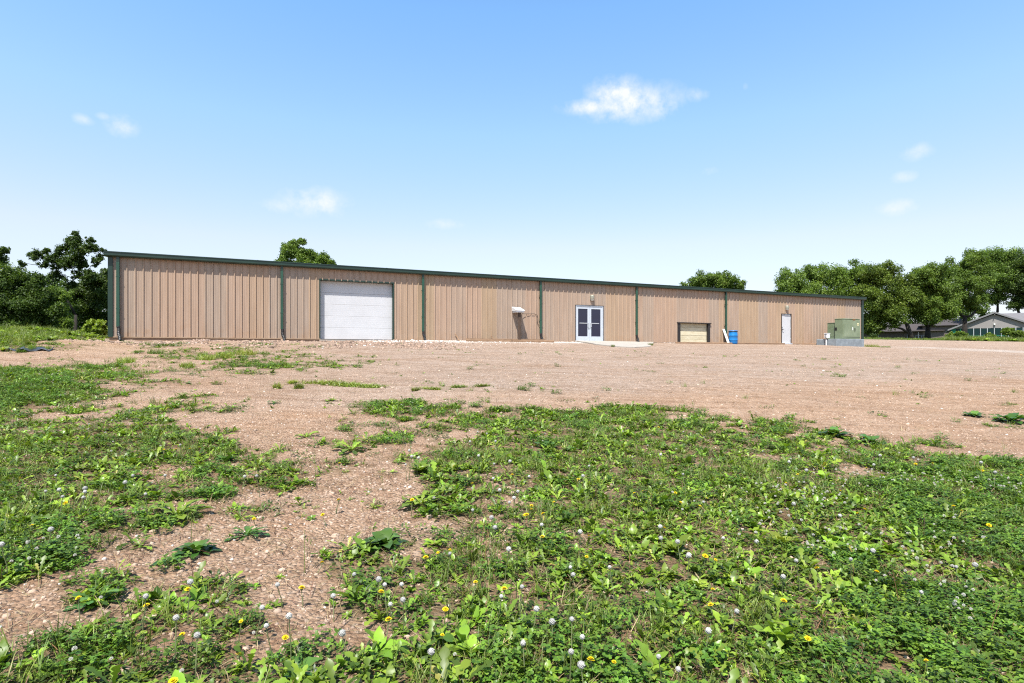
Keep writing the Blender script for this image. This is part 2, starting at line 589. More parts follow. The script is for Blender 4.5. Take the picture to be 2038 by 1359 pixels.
def build_ground():
    xs = axis(-7.0, 7.0, .07, -3500, 3500, 1.026)
    ys = axis(2.2, 8.0, .055, -120, 4000, 1.022)
    X, Y = np.meshgrid(xs, ys)
    Z = terrain(X, Y)
    nx, ny = len(xs), len(ys)
    idx = np.arange(nx * ny).reshape(ny, nx)
    faces = np.stack([idx[:-1, :-1], idx[:-1, 1:], idx[1:, 1:], idx[1:, :-1]], -1).reshape(-1, 4)
    x, y = X.ravel(), Y.ravel()
    t, p = wall_coords(x, y)
    hum = growth(x, y) * .66
    hum = hum * sstep(60, 35, np.hypot(x, y))
    turf = np.zeros_like(x)
    turf = np.maximum(turf, sstep(-.1, -1.3, t + (fbm(x * .7, y * .7, 61, 3) - .5) * 2.0) * sstep(11.5, 9.5, p + (fbm(x * .7, y * .7, 62, 3) - .5) * 3))        # bank at the left end
    turf = np.maximum(turf, sstep(-10.5, -12.5, p + (fbm(x * .2, y * .2, 63, 3) - .5) * 1.5) * sstep(45, 52, t))     # beyond the gravel lot
    turf = np.maximum(turf, sstep(-16, -19, p))
    turf = np.maximum(turf, sstep(120, 160, np.hypot(x, y)))
    sand = np.exp(-((p - 7.0) / 2.4) ** 2 - ((t - .8) / 2.2) ** 2) * 1.0
    me = np_mesh('ground', np.stack([x, y, Z.ravel()], -1), faces, ground_material(), True,
                 dict(earth=np.clip(sstep(18, 23, p + (fbm(x * .4, y * .4, 65, 3) - .5) * 6) + .8 * sstep(11, 3, t) * sstep(0, 3, p), 0, 1), humus=hum, turf=turf, sand=np.clip(sand, 0, 1), white_gravel=white_gravel_w(x, y)))
    o = bpy.data.objects.new('ground', me)
    col.objects.link(o)
    tag(o, 'pinkish tan gravel and bare soil sloping up to the metal building', 'ground', kind='structure')


build_ground()

# ------------------------------------------------------------------ warehouse
def wall_material():
    m, nt, b = new_mat('tan_wall_paint')
    N, K = nt.nodes.new, nt.links.new
    tc = N('ShaderNodeTexCoord')
    mp = N('ShaderNodeMapping'); mp.inputs['Scale'].default_value = (9, 1, .5); K(tc.outputs['Object'], mp.inputs[0])
    no = N('ShaderNodeTexNoise'); no.inputs['Scale'].default_value = 1.0; no.inputs['Detail'].default_value = 6; K(mp.outputs[0], no.inputs['Vector'])
    rp = N('ShaderNodeValToRGB')
    rp.color_ramp.elements[0].position = .3; rp.color_ramp.elements[0].color = (.288, .212, .152, 1)
    rp.color_ramp.elements[1].position = .7; rp.color_ramp.elements[1].color = (.350, .266, .196, 1)
    K(no.outputs['Fac'], rp.inputs[0])
    oi = N('ShaderNodeObjectInfo')
    r2 = N('ShaderNodeValToRGB')
    r2.color_ramp.interpolation = 'LINEAR'
    e = r2.color_ramp.elements
    e[0].position = 0; e[0].color = (1.0, .95, .85, 1)
    e[1].position = 1; e[1].color = (.93, .95, 1.0, 1)
    x = e.new(.5); x.color = (1.06, .98, .96, 1)
    K(oi.outputs['Random'], r2.inputs[0])
    mu = N('ShaderNodeMix'); mu.data_type = 'RGBA'; mu.blend_type = 'MULTIPLY'; mu.inputs[0].default_value = 1
    K(rp.outputs[0], mu.inputs[6]); K(r2.outputs[0], mu.inputs[7])
    # earth splashed on the lowest part of the sheet
    sep = N('ShaderNodeSeparateXYZ'); K(tc.outputs['Object'], sep.inputs[0])
    n2 = N('ShaderNodeTexNoise'); n2.inputs['Scale'].default_value = 2.3; n2.inputs['Detail'].default_value = 7; K(tc.outputs['Object'], n2.inputs['Vector'])
    mr = N('ShaderNodeMapRange'); mr.inputs[1].default_value = .75; mr.inputs[2].default_value = 0; K(sep.outputs[2], mr.inputs[0])
    ml = N('ShaderNodeMath'); ml.operation = 'MULTIPLY'; K(mr.outputs[0], ml.inputs[0])
    m3 = N('ShaderNodeMapRange'); m3.inputs[1].default_value = .46; m3.inputs[2].default_value = .85; K(n2.outputs['Fac'], m3.inputs[0])
    K(m3.outputs[0], ml.inputs[1])
    dm = N('ShaderNodeMix'); dm.data_type = 'RGBA'; K(ml.outputs[0], dm.inputs[0]); K(mu.outputs[2], dm.inputs[6]); dm.inputs[7].default_value = (.29, .175, .10, 1)
    K(dm.outputs[2], b.inputs['Base Color'])
    b.inputs['Roughness'].default_value = .48
    b.inputs['Specular IOR Level'].default_value = .35
    # slight oil-canning of the sheet
    mp2 = N('ShaderNodeMapping'); mp2.inputs['Scale'].default_value = (2.5, 1, .8); K(tc.outputs['Object'], mp2.inputs[0])
    n4 = N('ShaderNodeTexNoise'); n4.inputs['Scale'].default_value = 1.5; n4.inputs['Detail'].default_value = 2; K(mp2.outputs[0], n4.inputs['Vector'])
    bp = N('ShaderNodeBump'); bp.inputs['Strength'].default_value = .25; bp.inputs['Distance'].default_value = .03
    K(n4.outputs['Fac'], bp.inputs['Height']); K(bp.outputs[0], b.inputs['Normal'])
    return m


M = {}
M['wall'] = wall_material()
M['green'] = plain('dark_green_trim', (.012, .034, .022), .38, var=.2, scale=2, spec=.5)
M['green_spout'] = plain('green_downspout_paint', (.018, .066, .040), .40, var=.25, scale=1.4, spec=.5)
M['black'] = plain('black_flexible_pipe', (.014, .014, .014), .5, var=.3)
M['white_door'] = plain('white_door_paint', (.56, .56, .57), .42, var=.05, scale=2, spec=.4)
M['alu'] = plain('silver_aluminium', (.60, .64, .69), .36, .25, var=.05)
M['glass'] = plain('dark_door_glass', (.012, .012, .035), .05, 0, .6, var=.1)
M['bronze'] = plain('dark_bronze_trim', (.025, .021, .02), .5, var=.3)
M['concrete'] = plain('pale_concrete', (.34, .31, .27), .9, var=.14, scale=4, bump=.25, bump_scale=60)
M['plank'] = plain('raw_yellowish_plank', (.56, .47, .28), .75, var=.2, scale=1.8, stretch=(1.2, 4, 14), col2=(.70, .64, .48), bump=.2, bump_scale=20, obj_var=.12)
M['timber'] = plain('weathered_brown_timber', (.26, .16, .095), .85, var=.35, scale=2.5, stretch=(1, 8, 8), bump=.4, bump_scale=18, obj_var=.2)
M['lamp'] = plain('lamp_housing_grey', (.30, .29, .23), .45, .3, var=.2)
M['lens'] = plain('lamp_lens', (.75, .76, .72), .15, 0, .5, var=.06)
M['chrome'] = plain('bright_handle_metal', (.72, .74, .76), .25, .7, var=.05)
M['foundation'] = plain('painted_foundation', (.30, .19, .12), .85, var=.25, scale=2, bump=.3)
M['screw'] = plain('screw_heads', (.35, .26, .19), .4, .3)

WH = empty('warehouse', (P0[0], P0[1], FLOOR), math.atan2(U[1], U[0]))
tag(WH, 'long low tan metal warehouse with dark green gutter and downspouts', 'building')
EAVE = 3.47
PITCH = .3048
DEPTH = 18.0

garage = (*sorted((wall_at(637.5, 600)[0], wall_at(782, 600)[0])), 0.0, 2.92)
ddoor = (*sorted((wall_at(1144.8, 640)[0], wall_at(1200.9, 640)[0])), 0.0, 2.20)
sdoor = (*sorted((wall_at(1554.8, 640)[0], wall_at(1574.5, 640)[0])), 0.0, 2.16)
board = (*sorted((wall_at(1349.5, 660)[0], wall_at(1411, 660)[0])), 0.0, 1.27)
OPEN = [garage, ddoor, sdoor, board]


# ribbed sheet: (position in a 0.3048 module, how proud)
MOD = [(0.0, .0), (.030, .046), (.056, .046), (.074, 0.0), (.130, 0.0), (.138, .005), (.158, .005), (.166, 0.0), (.222, 0.0), (.230, .005), (.250, .005), (.258, 0.0)]


def wall_panel(a, b):
    brk = []
    k0, k1 = int(math.floor(a / PITCH)) - 1, int(math.ceil(b / PITCH)) + 1
    for k in range(k0, k1):
        for (q, hgt) in MOD:
            brk.append((k * PITCH + q, hgt))
    xs_all = np.array([q[0] for q in brk]); hs_all = np.array([q[1] for q in brk])
    cuts = sorted({a, b} | {c for o in OPEN for c in o[:2] if a < c < b})
    mb = MB()
    for c0, c1 in zip(cuts[:-1], cuts[1:]):
        if c1 - c0 < .004:
            continue
        mid = (c0 + c1) / 2
        z0 = 0.0
        for o in OPEN:
            if o[0] <= mid <= o[1]:
                z0 = o[3]
        xs = [c0] + [v for v in xs_all if c0 + .002 < v < c1 - .002] + [c1]
        hs = np.interp(xs, xs_all, hs_all)
        n = len(xs)
        vs = [(x, -h, z0) for x, h in zip(xs, hs)] + [(x, -h, EAVE) for x, h in zip(xs, hs)]
        mb.add(vs, [(i, i + 1, n + i + 1, n + i) for i in range(n - 1)])
    return mb


k = 0
x = 0.0
while x < WALL_L - .01:
    b = min(x + PITCH * 3, WALL_L)
    mb = wall_panel(x + (.0 if x == 0 else .0), b)
    if mb.f:
        mb.build('wall_panel', M['wall'], WH)
    x = b

# ends, back and roof
gab = DEPTH / 2 / 12
mb = MB()
for xx, s in ((0.0, 1), (WALL_L, -1)):
    mb = MB()
    mb.add([(xx, 0, -.3), (xx, DEPTH, -.3), (xx, DEPTH, EAVE), (xx, DEPTH / 2, EAVE + gab), (xx, 0, EAVE)], [(0, 1, 2, 3, 4)])
    mb.build('end_wall', M['wall'], WH)
MB().add([(0, DEPTH, -.3), (WALL_L, DEPTH, -.3), (WALL_L, DEPTH, EAVE), (0, DEPTH, EAVE)], [(0, 1, 2, 3)]).build('back_wall', M['wall'], WH)
MB().box(.02, WALL_L - .02, .31, .34, -.3, EAVE - .05).build('inner_wall', M['bronze'], WH)
mb = MB()
for s in (0, 1):
    y0, y1 = (-.06, DEPTH / 2) if s == 0 else (DEPTH + .06, DEPTH / 2)
    z0 = EAVE + .20; z1 = z0 + gab
    mb.add([(-.16, y0, z0), (WALL_L + .16, y0, z0), (WALL_L + .16, y1, z1), (-.16, y1, z1)], [(0, 1, 2, 3)])
    mb.add([(-.16, y0, z0 - .05), (WALL_L + .16, y0, z0 - .05), (WALL_L + .16, y1, z1 - .05), (-.16, y1, z1 - .05)], [(3, 2, 1, 0)])
roof = mb.build('roof', M['green'], WH)
# raised ribs of the roof sheets
ribmb = MB()
x = .1
while x < WALL_L:
    ribmb.add([(x - .04, -.07, EAVE + .2), (x + .04, -.07, EAVE + .2), (x + .015, -.07, EAVE + .24), (x - .015, -.07, EAVE + .24),
               (x - .04, DEPTH / 2, EAVE + .2 + gab), (x + .04, DEPTH / 2, EAVE + .2 + gab), (x + .015, DEPTH / 2, EAVE + .24 + gab), (x - .015, DEPTH / 2, EAVE + .24 + gab)],
              [(0, 1, 2, 3), (1, 5, 6, 2), (2, 6, 7, 3), (3, 7, 4, 0)])
    x += PITCH
ribs = ribmb.build('roof_ribs', M['green'], roof)
# gutter: sheet-metal trough with rolled lip, in lengths
x = -.17
gw = .235
while x < WALL_L + .12:
    b = min(x + 6.1, WALL_L + .14)
    prof = [(0, -.02, EAVE), (0, -gw + .03, EAVE), (0, -gw, EAVE + .05), (0, -gw, EAVE + .17), (0, -gw - .018, EAVE + .175), (0, -gw - .018, EAVE + .215), (0, -gw + .01, EAVE + .22), (0, -.02, EAVE + .19)]
    g = MB().extrude(prof, (x, 0, 0), (b - .004, 0, 0)).build('gutter', M['green'], WH)
    if x > 0:
        MB().extrude([(0, q[1] * 1.03, q[2] + (.004 if q[2] > EAVE + .1 else -.004)) for q in prof], (x - .03, 0, 0), (x + .03, 0, 0)).build('gutter_joint', M['green'], g)
    x = b
# gable rake trim at the near end
MB().extrude([(-.17, 0, 0), (-.02, 0, 0), (-.02, 0, .2), (-.17, 0, .2)], (0, .0, EAVE + .005), (0, DEPTH / 2, EAVE + .005 + gab)).build('rake_trim', M['green'], WH)
# corner trims
for a, b in ((-.05, .13), (WALL_L - .2, WALL_L + .04)):
    mb = MB()
    mb.box(a, b, -.062, -.002, -.02, EAVE)
    mb.box(a if a < 1 else b - .03, (a + .03) if a < 1 else b, -.002, .15, -.02, EAVE)
    mb.build('corner_trim', M['green'], WH)
# base trim and exposed foundation
segs, prev = [], 0.0
for o in sorted(OPEN):
    segs.append((prev, o[0])); prev = o[1]
segs.append((prev, WALL_L))
for a, b in segs:
    MB().box(a, b, -.05, -.001, -.045, -.004).build('base_trim', M['wall'], WH)
MB().box(.01, WALL_L - .01, -.012, .3, -.75, -.046).build('foundation', M['foundation'], WH)
# downspouts with black flexible shoe
for i, px in enumerate((235, 561, 842, 1076, 1267, 1445)):
    t = wall_at(px, 600, .12)[0]
    g = MB().box(t - .062, t + .062, -.175, -.085, .42, 3.25, bev=.012)
    ds = g.build('downspout', M['green_spout'], WH)
    MB().box(t - .058, t + .058, -.172, -.09, 3.255, EAVE + .02).build('spout_outlet', M['green'], ds)
    mb = MB()
    pts = [(t + q * .10 + .015 * math.sin(q * 9 + i), -.13 - .22 * q * q, .44 - q * .62) for q in np.linspace(0, 1, 17)]
    mb.tube(pts, [.062 + .008 * (k % 2) for k in range(17)], 10)
    mb.build('drain_shoe', M['black'], ds)
    for zz in (1.2, 2.6):
        MB().box(t - .075, t + .075, -.18, -.03, zz, zz + .03).build('strap', M['green_spout'], ds)

# overhead door
def door_jambs(o, depth, name, mat, parent, w=.05):
    a, b, z0, z1 = o
    mb = MB()
    mb.box(a - w, a, -.04, depth, z0 - .04, z1 + w)
    mb.box(b, b + w, -.04, depth, z0 - .04, z1 + w)
    mb.box(a + .001, b - .001, -.04, depth, z1, z1 + w - .002)
    return mb.build(name, mat, parent)


OD = empty('overhead_door'); OD.parent = WH
door_jambs(garage, .28, 'door_jamb', M['green'], OD, .055)
a, b, z0, z1 = garage
sec = (z1 + .02) / 5
for i in range(5):
    zb = -.02 + i * sec
    mb = MB()
    # each section: sheet with shallow pressed lines and tongue joint
    prof = [(0, .240, zb + .003), (0, .235, zb + .010)]
    for j in range(1, 6):
        zz = zb + sec * j / 6
        prof += [(0, .235, zz - .008), (0, .2366, zz), (0, .235, zz + .008)]
    prof += [(0, .235, zb + sec - .010), (0, .240, zb + sec - .003), (0, .28, zb + sec - .004), (0, .28, zb + .006)]
    mb.extrude(prof, (a + .004, 0, 0), (b - .004, 0, 0))
    mb.build('door_section', M['white_door'], OD)
MB().box(a + .01, b - .01, .225, .27, -.05, -.022).build('bottom_seal', M['black'], OD)
MB().box(a - .05, b + .05, -.35, .27, -.25, -.052).build('door_sill', M['concrete'], OD)

# glazed double door
DD = empty('double_door'); DD.parent = WH
a, b, z0, z1 = ddoor
door_jambs((a + .02, b - .02, 0, z1 - .02), .10, 'door_trim', M['bronze'], DD, .02)
mb = MB()
mb.box(a + .022, a + .075, -.02, .10, 0, z1 - .022)
mb.box(b - .075, b - .022, -.02, .10, 0, z1 - .022)
mb.box(a + .076, b - .076, -.02, .10, z1 - .075, z1 - .022)
mb.build('door_frame', M['alu'], DD)
mid = (a + b) / 2
for s, (l, r) in enumerate(((a + .08, mid - .004), (mid + .004, b - .08))):
    w = .125
    mb = MB()
    mb.box(l, l + w, .005, .055, .02, z1 - .08)
    mb.box(r - w, r, .005, .055, .02, z1 - .08)
    mb.box(l + w + .001, r - w - .001, .006, .054, .02, .30)
    mb.box(l + w + .001, r - w - .001, .006, .054, z1 - .225, z1 - .08)
    mb.build('door_leaf', M['alu'], DD)
    MB().box(l + w - .01, r - w + .01, .026, .034, .29, z1 - .215).build('pane', M['glass'], DD)
    MB().box(l + w + (.10 if s == 0 else .0), r - w - (.0 if s == 0 else .10), .012, .024, 1.08, 1.125).build('push_bar', M['chrome'], DD)
    hx = (r - .062) if s == 0 else (l + .062)
    mb = MB()
    mb.tube([(hx - (.05 if s == 0 else -.05), .004, .88), (hx - (.05 if s == 0 else -.05), -.06, .88), (hx - (.05 if s == 0 else -.05), -.06, 1.10), (hx - (.05 if s == 0 else -.05), .004, 1.10)], .013, 8)
    mb.box(hx - .02, hx + .02, -.012, .004, .84, 1.14)
    mb.build('pull_handle', M['chrome'], DD)
    MB().box((r - .045) if s == 0 else (l + .02), (r - .02) if s == 0 else (l + .045), -.002, .004, .74, .80).build('lock', M['bronze'], DD)
MB().box(a + .02, b - .02, -.06, .12, -.03, .016).build('threshold', M['alu'], DD)

# white service door
SD = empty('service_door'); SD.parent = WH
a, b, z0, z1 = sdoor
door_jambs((a + .03, b - .03, 0, z1 - .03), .10, 'door_frame', M['bronze'], SD, .03)
MB().box(a + .034, b - .034, .02, .065, .012, z1 - .034).build('door_leaf', M['white_door'], SD)
mb = MB(); mb.tube([(a + .11, .02, 1.0), (a + .11, -.05, 1.0), (a + .12, -.06, 1.0), (a + .21, -.06, 1.0)], [.03, .028, .014, .011], 10)
mb.build('door_handle', M['bronze'], SD)
MB().tube([(a + .11, .02, 1.17), (a + .11, -.012, 1.17)], .026, 10).build('door_lock', M['bronze'], SD)
MB().box(a + .34, b - .13, -.02, .019, z1 - .11, z1 - .06).build('door_closer', M['alu'], SD)
for zz in (.3, 1.05, 1.8):
    MB().box(b - .045, b - .028, .008, .02, zz, zz + .1).build('hinge', M['alu'], SD)
MB().box(a - .02, b + .02, -.10, .1, -.06, .008).build('threshold', M['alu'], SD)

# opening closed with raw planks
BO = empty('boarded_opening'); BO.parent = WH
a, b, z0, z1 = board
mb = MB()
mb.box(a - .055, a + .16, -.05, .22, -.05, z1)
mb.build('side_post', M['bronze'], BO)
MB().box(b - .11, b + .055, -.05, .22, -.05, z1).build('side_post', M['bronze'], BO)
MB().box(a - .13, b + .13, -.10, .22, z1 + .001, z1 + .05).build('header_flashing', M['bronze'], BO)
n = 5
ph = (z1 + .06) / n
for i in range(n):
    MB().box(a + .163, b - .113, .10 + .006 * (i % 2), .14 + .006 * (i % 2), -.06 + i * ph + .004, -.06 + (i + 1) * ph - .004, bev=.006).build('plank', M['plank'], BO)

# wall lamps over the two doors
def wall_lamp(t, h):
    L = empty('wall_lamp'); L.parent = WH; L.location = (t, 0, h)
    MB().box(-.10, .10, -.05, -.005, -.16, .16, bev=.02).build('back_plate', M['lamp'], L)
    prof = []
    mb = MB()
    n = 12
    vs, fs = [], []
    for i, (r, z) in enumerate(((.10, .17), (.135, .12), (.14, .0), (.13, -.10))):
        for k in range(n + 1):
            w = math.pi * k / n
            vs.append((-r * math.cos(w), -.04 - r * 1.15 * math.sin(w), z))
    for i in range(3):
        for k in range(n):
            fs.append((i * (n + 1) + k, i * (n + 1) + k + 1, (i + 1) * (n + 1) + k + 1, (i + 1) * (n + 1) + k))
    fs.append(tuple(range(n + 1)))
    mb.add(vs, fs)
    mb.build('hood', M['lamp'], L)
    mb = MB(); mb.lathe([(.02, -.17), (.10, -.155), (.115, -.10), (.118, -.02)], 16, (0, -.06, 0))
    mb.build('lens', M['lens'], L, True)
    return L


t, h = wall_at(1177.5, 593); wall_lamp(t, h)
t, h = wall_at(1565, 613); wall_lamp(t, h)

# ------------------------------------------------------------------ things standing along the wall
WALL_RZ = math.atan2(U[1], U[0])


def wall_point(t, p, dz=0.0):
    q = P0 + U * t + NV * p
    return Vector((q[0], q[1], float(terrain(q[0], q[1])) + dz))


M['blue'] = plain('blue_plastic', (.008, .17, .46), .35, var=.12, scale=3, spec=.5)
M['white_wood'] = plain('white_painted_board', (.62, .60, .56), .6, var=.1)
M['utility_white'] = plain('white_utility_paint', (.72, .72, .72), .4, var=.05)
M['post_wood'] = plain('dark_old_post_wood', (.085, .055, .038), .9, var=.4, stretch=(8, 8, 1), bump=.4)
M['trafo'] = plain('faded_green_enamel', (.185, .235, .135), .5, var=.16, scale=1.6, col2=(.25, .295, .19))
M['trafo_dark'] = plain('dark_green_enamel', (.05, .085, .045), .5, var=.2)
M['pad'] = plain('bluish_grey_concrete', (.22, .25, .27), .9, var=.25, scale=3, bump=.3)
M['rust'] = plain('rust_stain', (.22, .085, .02), .8, var=.3)
M['label_white'] = plain('white_sticker', (.75, .75, .72), .5, var=.03)
M['label_yellow'] = plain('pale_yellow_sticker', (.72, .66, .38), .5, var=.05)
M['grey_plank'] = plain('weathered_grey_wood', (.34, .30, .25), .9, var=.25, stretch=(1, 6, 6), bump=.4)
M['tarp'] = plain('dark_plastic_sheet', (.035, .04, .045), .4, var=.3, bump=.5, bump_scale=6)

# concrete approach in front of the glazed door, laid on the slope and running down to the right
back = [wall_point(q, .07) for q in np.linspace(ddoor[0] - .05, wall_at(1300, 686)[0], 9)]
front_px = [(1147, 680.6), (1166, 683), (1186, 686.5), (1206, 688.6), (1226, 690.6), (1246, 691.6), (1264, 692), (1280, 691.2), (1294, 690)]
front = [Vector(at(*q)) for q in front_px]
vs, fs = [], []
for i, (b_, f_) in enumerate(zip(back, front)):
    lift = .075 - .045 * i / 8
    vs += [b_ + Vector((0, 0, lift + .02)), f_ + Vector((0, 0, lift)), f_ - Vector((0, 0, .3)), b_ - Vector((0, 0, .3))]
for i in range(8):
    a_ = 4 * i
    fs += [(a_, a_ + 1, a_ + 5, a_ + 4), (a_ + 1, a_ + 2, a_ + 6, a_ + 5)]
fs += [(0, 3, 2, 1), (32, 33, 34, 35)]
ramp = MB().add(vs, fs).build('concrete_ramp', M['concrete'])
tag(ramp, 'pale concrete slab sloping away from the glazed double door', 'ramp')


def timber(t0, t1, p, zlift, label, hgt=.15, wid=.14, name='landscape_timber'):
    a, b = wall_point(t0, p), wall_point(t1, p)
    mid = (a + b) / 2
    L = (b - a).length
    o = MB().box(-L / 2, L / 2, -wid / 2, wid / 2, -hgt * .35, hgt * .65, bev=.018).build(name, M['timber'])
    o.location = mid + Vector((0, 0, zlift))
    o.rotation_euler = (0, -math.asin((b.z - a.z) / L), math.atan2(b.y - a.y, b.x - a.x))
    return tag(o, label, 'timber', 'old timbers edging the foot of the wall')


ta, tb, tc_ = wall_at(916, 686)[0], wall_at(1004, 686)[0], wall_at(1086, 686)[0]
timber(ta, tb, .95, .02, 'weathered timber on the ground between two leaning stakes and the white utility box')
timber(tb + .05, tc_, 1.0, .03, 'dark timber on the ground below the post with the white box')
timber(ta + .2, tc_ - .3, .42, .06, 'timber lying close to the wall behind the two front timbers')
timber(wall_at(1330, 686)[0], wall_at(1440, 686)[0], .75, .0, 'long timber on the ground below the boarded opening')
timber(wall_at(1446, 687)[0], wall_at(1545, 687)[0], .7, .0, 'timber on the ground in front of the blue barrel')
timber(wall_at(1580, 687)[0], wall_at(1640, 687)[0], .7, .0, 'short timber between the white service door and the green cabinet')


def stake(px0, py0, px1, py1, label):
    t0, h0 = wall_at(px0, py0, .06); t1, h1 = wall_at(px1, py1, .35)
    a = wall_point(t0, .06); a.z = FLOOR + h0
    b = wall_point(t1, .35); b.z = float(terrain(b.x, b.y)) - .03
    d = (b - a)
    o = MB().box(-.022, .022, -.022, .022, 0, d.length, bev=.004).build('wooden_stake', M['timber'])
    o.location = a; o.rotation_euler = d.to_track_quat('Z', 'Y').to_euler()
    return tag(o, label, 'stake', 'stakes leaning on the wall')


stake(906, 664, 915, 678, 'thin wooden stake leaning on the wall nearer the overhead door')
stake(978, 668, 984, 679, 'thin wooden stake leaning on the wall nearer the post with the white box')

# blue barrel
t = wall_at(1459, 686, .55)[0]
bw = wall_point(t, .55, -.02)
BR = empty('plastic_barrel', bw, WALL_RZ)
tag(BR, 'blue plastic barrel standing against the tan wall beside the white board', 'barrel')
prof = [(0, .0), (.25, .0), (.282, .03), (.292, .12), (.292, .24), (.303, .262), (.303, .285), (.295, .30), (.296, .55), (.305, .565), (.305, .59), (.294, .61), (.288, .76), (.27, .83), (.262, .85)]
MB().lathe(prof, 32).build('body', M['blue'], BR, True)
MB().lathe([(.262, .85), (.285, .855), (.29, .90), (.276, .925), (.26, .925), (.255, .90), (.0, .895)], 32).build('lid', M['blue'], BR, True)
MB().lathe([(.296, .835), (.302, .845), (.302, .868), (.292, .875)], 32).build('rim_band', M['black'], BR, True)

# white board leaning on the wall
t0, h0 = wall_at(1439.5, 655, .05); t1, h1 = wall_at(1450.5, 686, .65)
a = wall_point(t0, .07); a.z = FLOOR + h0
b = wall_point(t1, .65, -.01)
d = a - b
o = MB().box(-.085, .085, -.02, .02, 0, d.length, bev=.004).build('leaning_board', M['white_wood'])
o.location = b; o.rotation_euler = d.to_track_quat('Z', 'Y').to_euler()
tag(o, 'long white board leaning on the wall left of the blue barrel', 'board')

# post with white sloping box
t, _ = wall_at(1034, 640, .55)
base = wall_point(t, .52, -.1)
UP = empty('utility_post', base, WALL_RZ)
tag(UP, 'dark wooden post carrying a white box with sloping lid by the wall', 'post')
top = FLOOR + wall_at(1034, 622, .5)[1] - base.z
MB().box(-.075, .075, -.045, .045, 0, top + .05, bev=.008).build('post', M['post_wood'], UP)
MB().box(-.24, .24, -.14, .40, top, top + .10, bev=.01).build('box_body', M['utility_white'], UP)
mb = MB()
mb.add([(-.27, -.18, top + .101), (.27, -.18, top + .101), (.27, .42, top + .101), (-.27, .42, top + .101), (-.27, -.18, top + .14), (.27, -.18, top + .12), (.25, .42, top + .33), (-.29, .42, top + .35)],
       [(0, 3, 2, 1), (4, 5, 6, 7), (0, 1, 5, 4), (1, 2, 6, 5), (2, 3, 7, 6), (3, 0, 4, 7)])
mb.build('sloping_lid', M['utility_white'], UP)
mb = MB()
pts = [(.24, .36, top + .02), (.5, .44, top - .03), (.85, .47, top - .02), (1.15, .47, top + .0), (1.38, .48, top - .08), (1.42, .48, top - .32), (1.38, .48, top - .52), (1.5, .48, top - .7)]
mb.tube(pts, .011, 6)
mb.build('cable', M['black'], UP)

# pad-mounted transformer
T_RZ = WALL_RZ
c0 = at(1720, 690)
tt, pp = wall_coords(c0[0], c0[1])
pw, pd = 2.95, 1.6
o0 = P0 + U * (float(tt) - pw) + NV * float(pp)
zg = float(terrain(*(P0 + U * (float(tt) - pw / 2) + NV * (float(pp) - .6))))
PD = MB().box(0, pw, 0, pd, -.35, .47, bev=.02).build('concrete_pad', M['pad'])
PD.location = (o0[0], o0[1], zg); PD.rotation_euler = (0, 0, T_RZ)
tag(PD, 'bluish grey concrete pad under the green electrical cabinet', 'concrete pad')
TR = empty('electric_transformer', (o0[0], o0[1], zg + .472), T_RZ)
tag(TR, 'faded green steel transformer cabinet on a concrete pad near the corner', 'transformer')
W, D1, D2, H1, H2 = 1.80, .66, .62, 1.42, 1.17
x0 = .85
MB().box(x0, x0 + W, .12, .12 + D1, .0, H1, bev=.02).build('cabinet', M['trafo'], TR)
MB().box(x0 - .012, x0 + W + .012, .10, .14 + D1, H1 + .001, H1 + .05, bev=.015).build('cabinet_lid', M['trafo'], TR)
MB().box(x0 + .05, x0 + W - .05, .125 + D1, .125 + D1 + D2, .02, H2, bev=.02).build('tank', M['trafo'], TR)
MB().box(x0 + .03, x0 + W - .03, .13 + D1, .16 + D1 + D2, H2 + .001, H2 + .03).build('tank_lid', M['trafo'], TR)
for k_ in range(6):
    MB().box(x0 + .02, x0 + .05, .2 + D1 + k_ * .085, .225 + D1 + k_ * .085, .2, H2 - .18).build('cooling_fin', M['trafo'], TR)
MB().box(x0 + .005, x0 + W - .005, .108, .119, .03, .14).build('door_skirt', M['trafo'], TR)
for k_, (l, r) in enumerate(((x0 + .02, x0 + W * .60), (x0 + W * .60 + .008, x0 + W - .02))):
    MB().box(l, r, .09, .119, .15, H1 - .06, bev=.006).build('cabinet_door', M['trafo'], TR)
MB().box(x0 + .02, x0 + W - .02, .098, .118, .141, .149).build('door_gap', M['black'], TR)
MB().box(x0 + W * .60 + .09, x0 + W * .60 + .15, .055, .089, .55, .80, bev=.01).build('door_handle', M['black'], TR)
MB().box(x0 + W * .52, x0 + W * .565, .083, .0895, .64, .86).build('sticker', M['label_white'], TR)
MB().box(x0 + W * .80, x0 + W * .92, .083, .0895, .98, 1.15).build('warning_sticker', M['label_yellow'], TR)
MB().box(x0 + W * .82, x0 + W * .90, .081, .0829, 1.03, 1.07).build('sticker_print', M['trafo_dark'], TR)
MB().box(x0 + W * .55, x0 + W * .70, .085, .1195, H1 - .075, H1 + .002).build('rust_patch', M['rust'], TR)
MB().box(x0 - .012, x0 - .001, .60, .77, .62, .84).build('side_plate', M['black'], TR)
MB().box(x0 - .008, x0 - .001, .765, .785, .04, 1.1).build('seam', M['black'], TR)

# white meter box on a conduit beside the pad
q = wall_point(float(tt) - pw - .1, float(pp) - .75, 0)
MX = empty('meter_box', q, WALL_RZ)
tag(MX, 'small white box on a white conduit beside the concrete pad', 'meter box')
MB().box(-.02, .26, -.12, .12, .52, .83, bev=.015).build('box', M['utility_white'], MX)
MB().box(-.05, .29, -.14, .14, .831, .87, bev=.012).build('lid', M['utility_white'], MX)
MB().tube([(.03, 0, -.2), (.03, 0, .25), (.06, 0, .53)], .045, 10).build('conduit', M['utility_white'], MX)
MB().tube([(-.07, 0, .83), (-.09, -.02, .6), (.0, -.05, .45), (.2, -.09, .40)], .016, 6).build('cable', M['black'], MX)

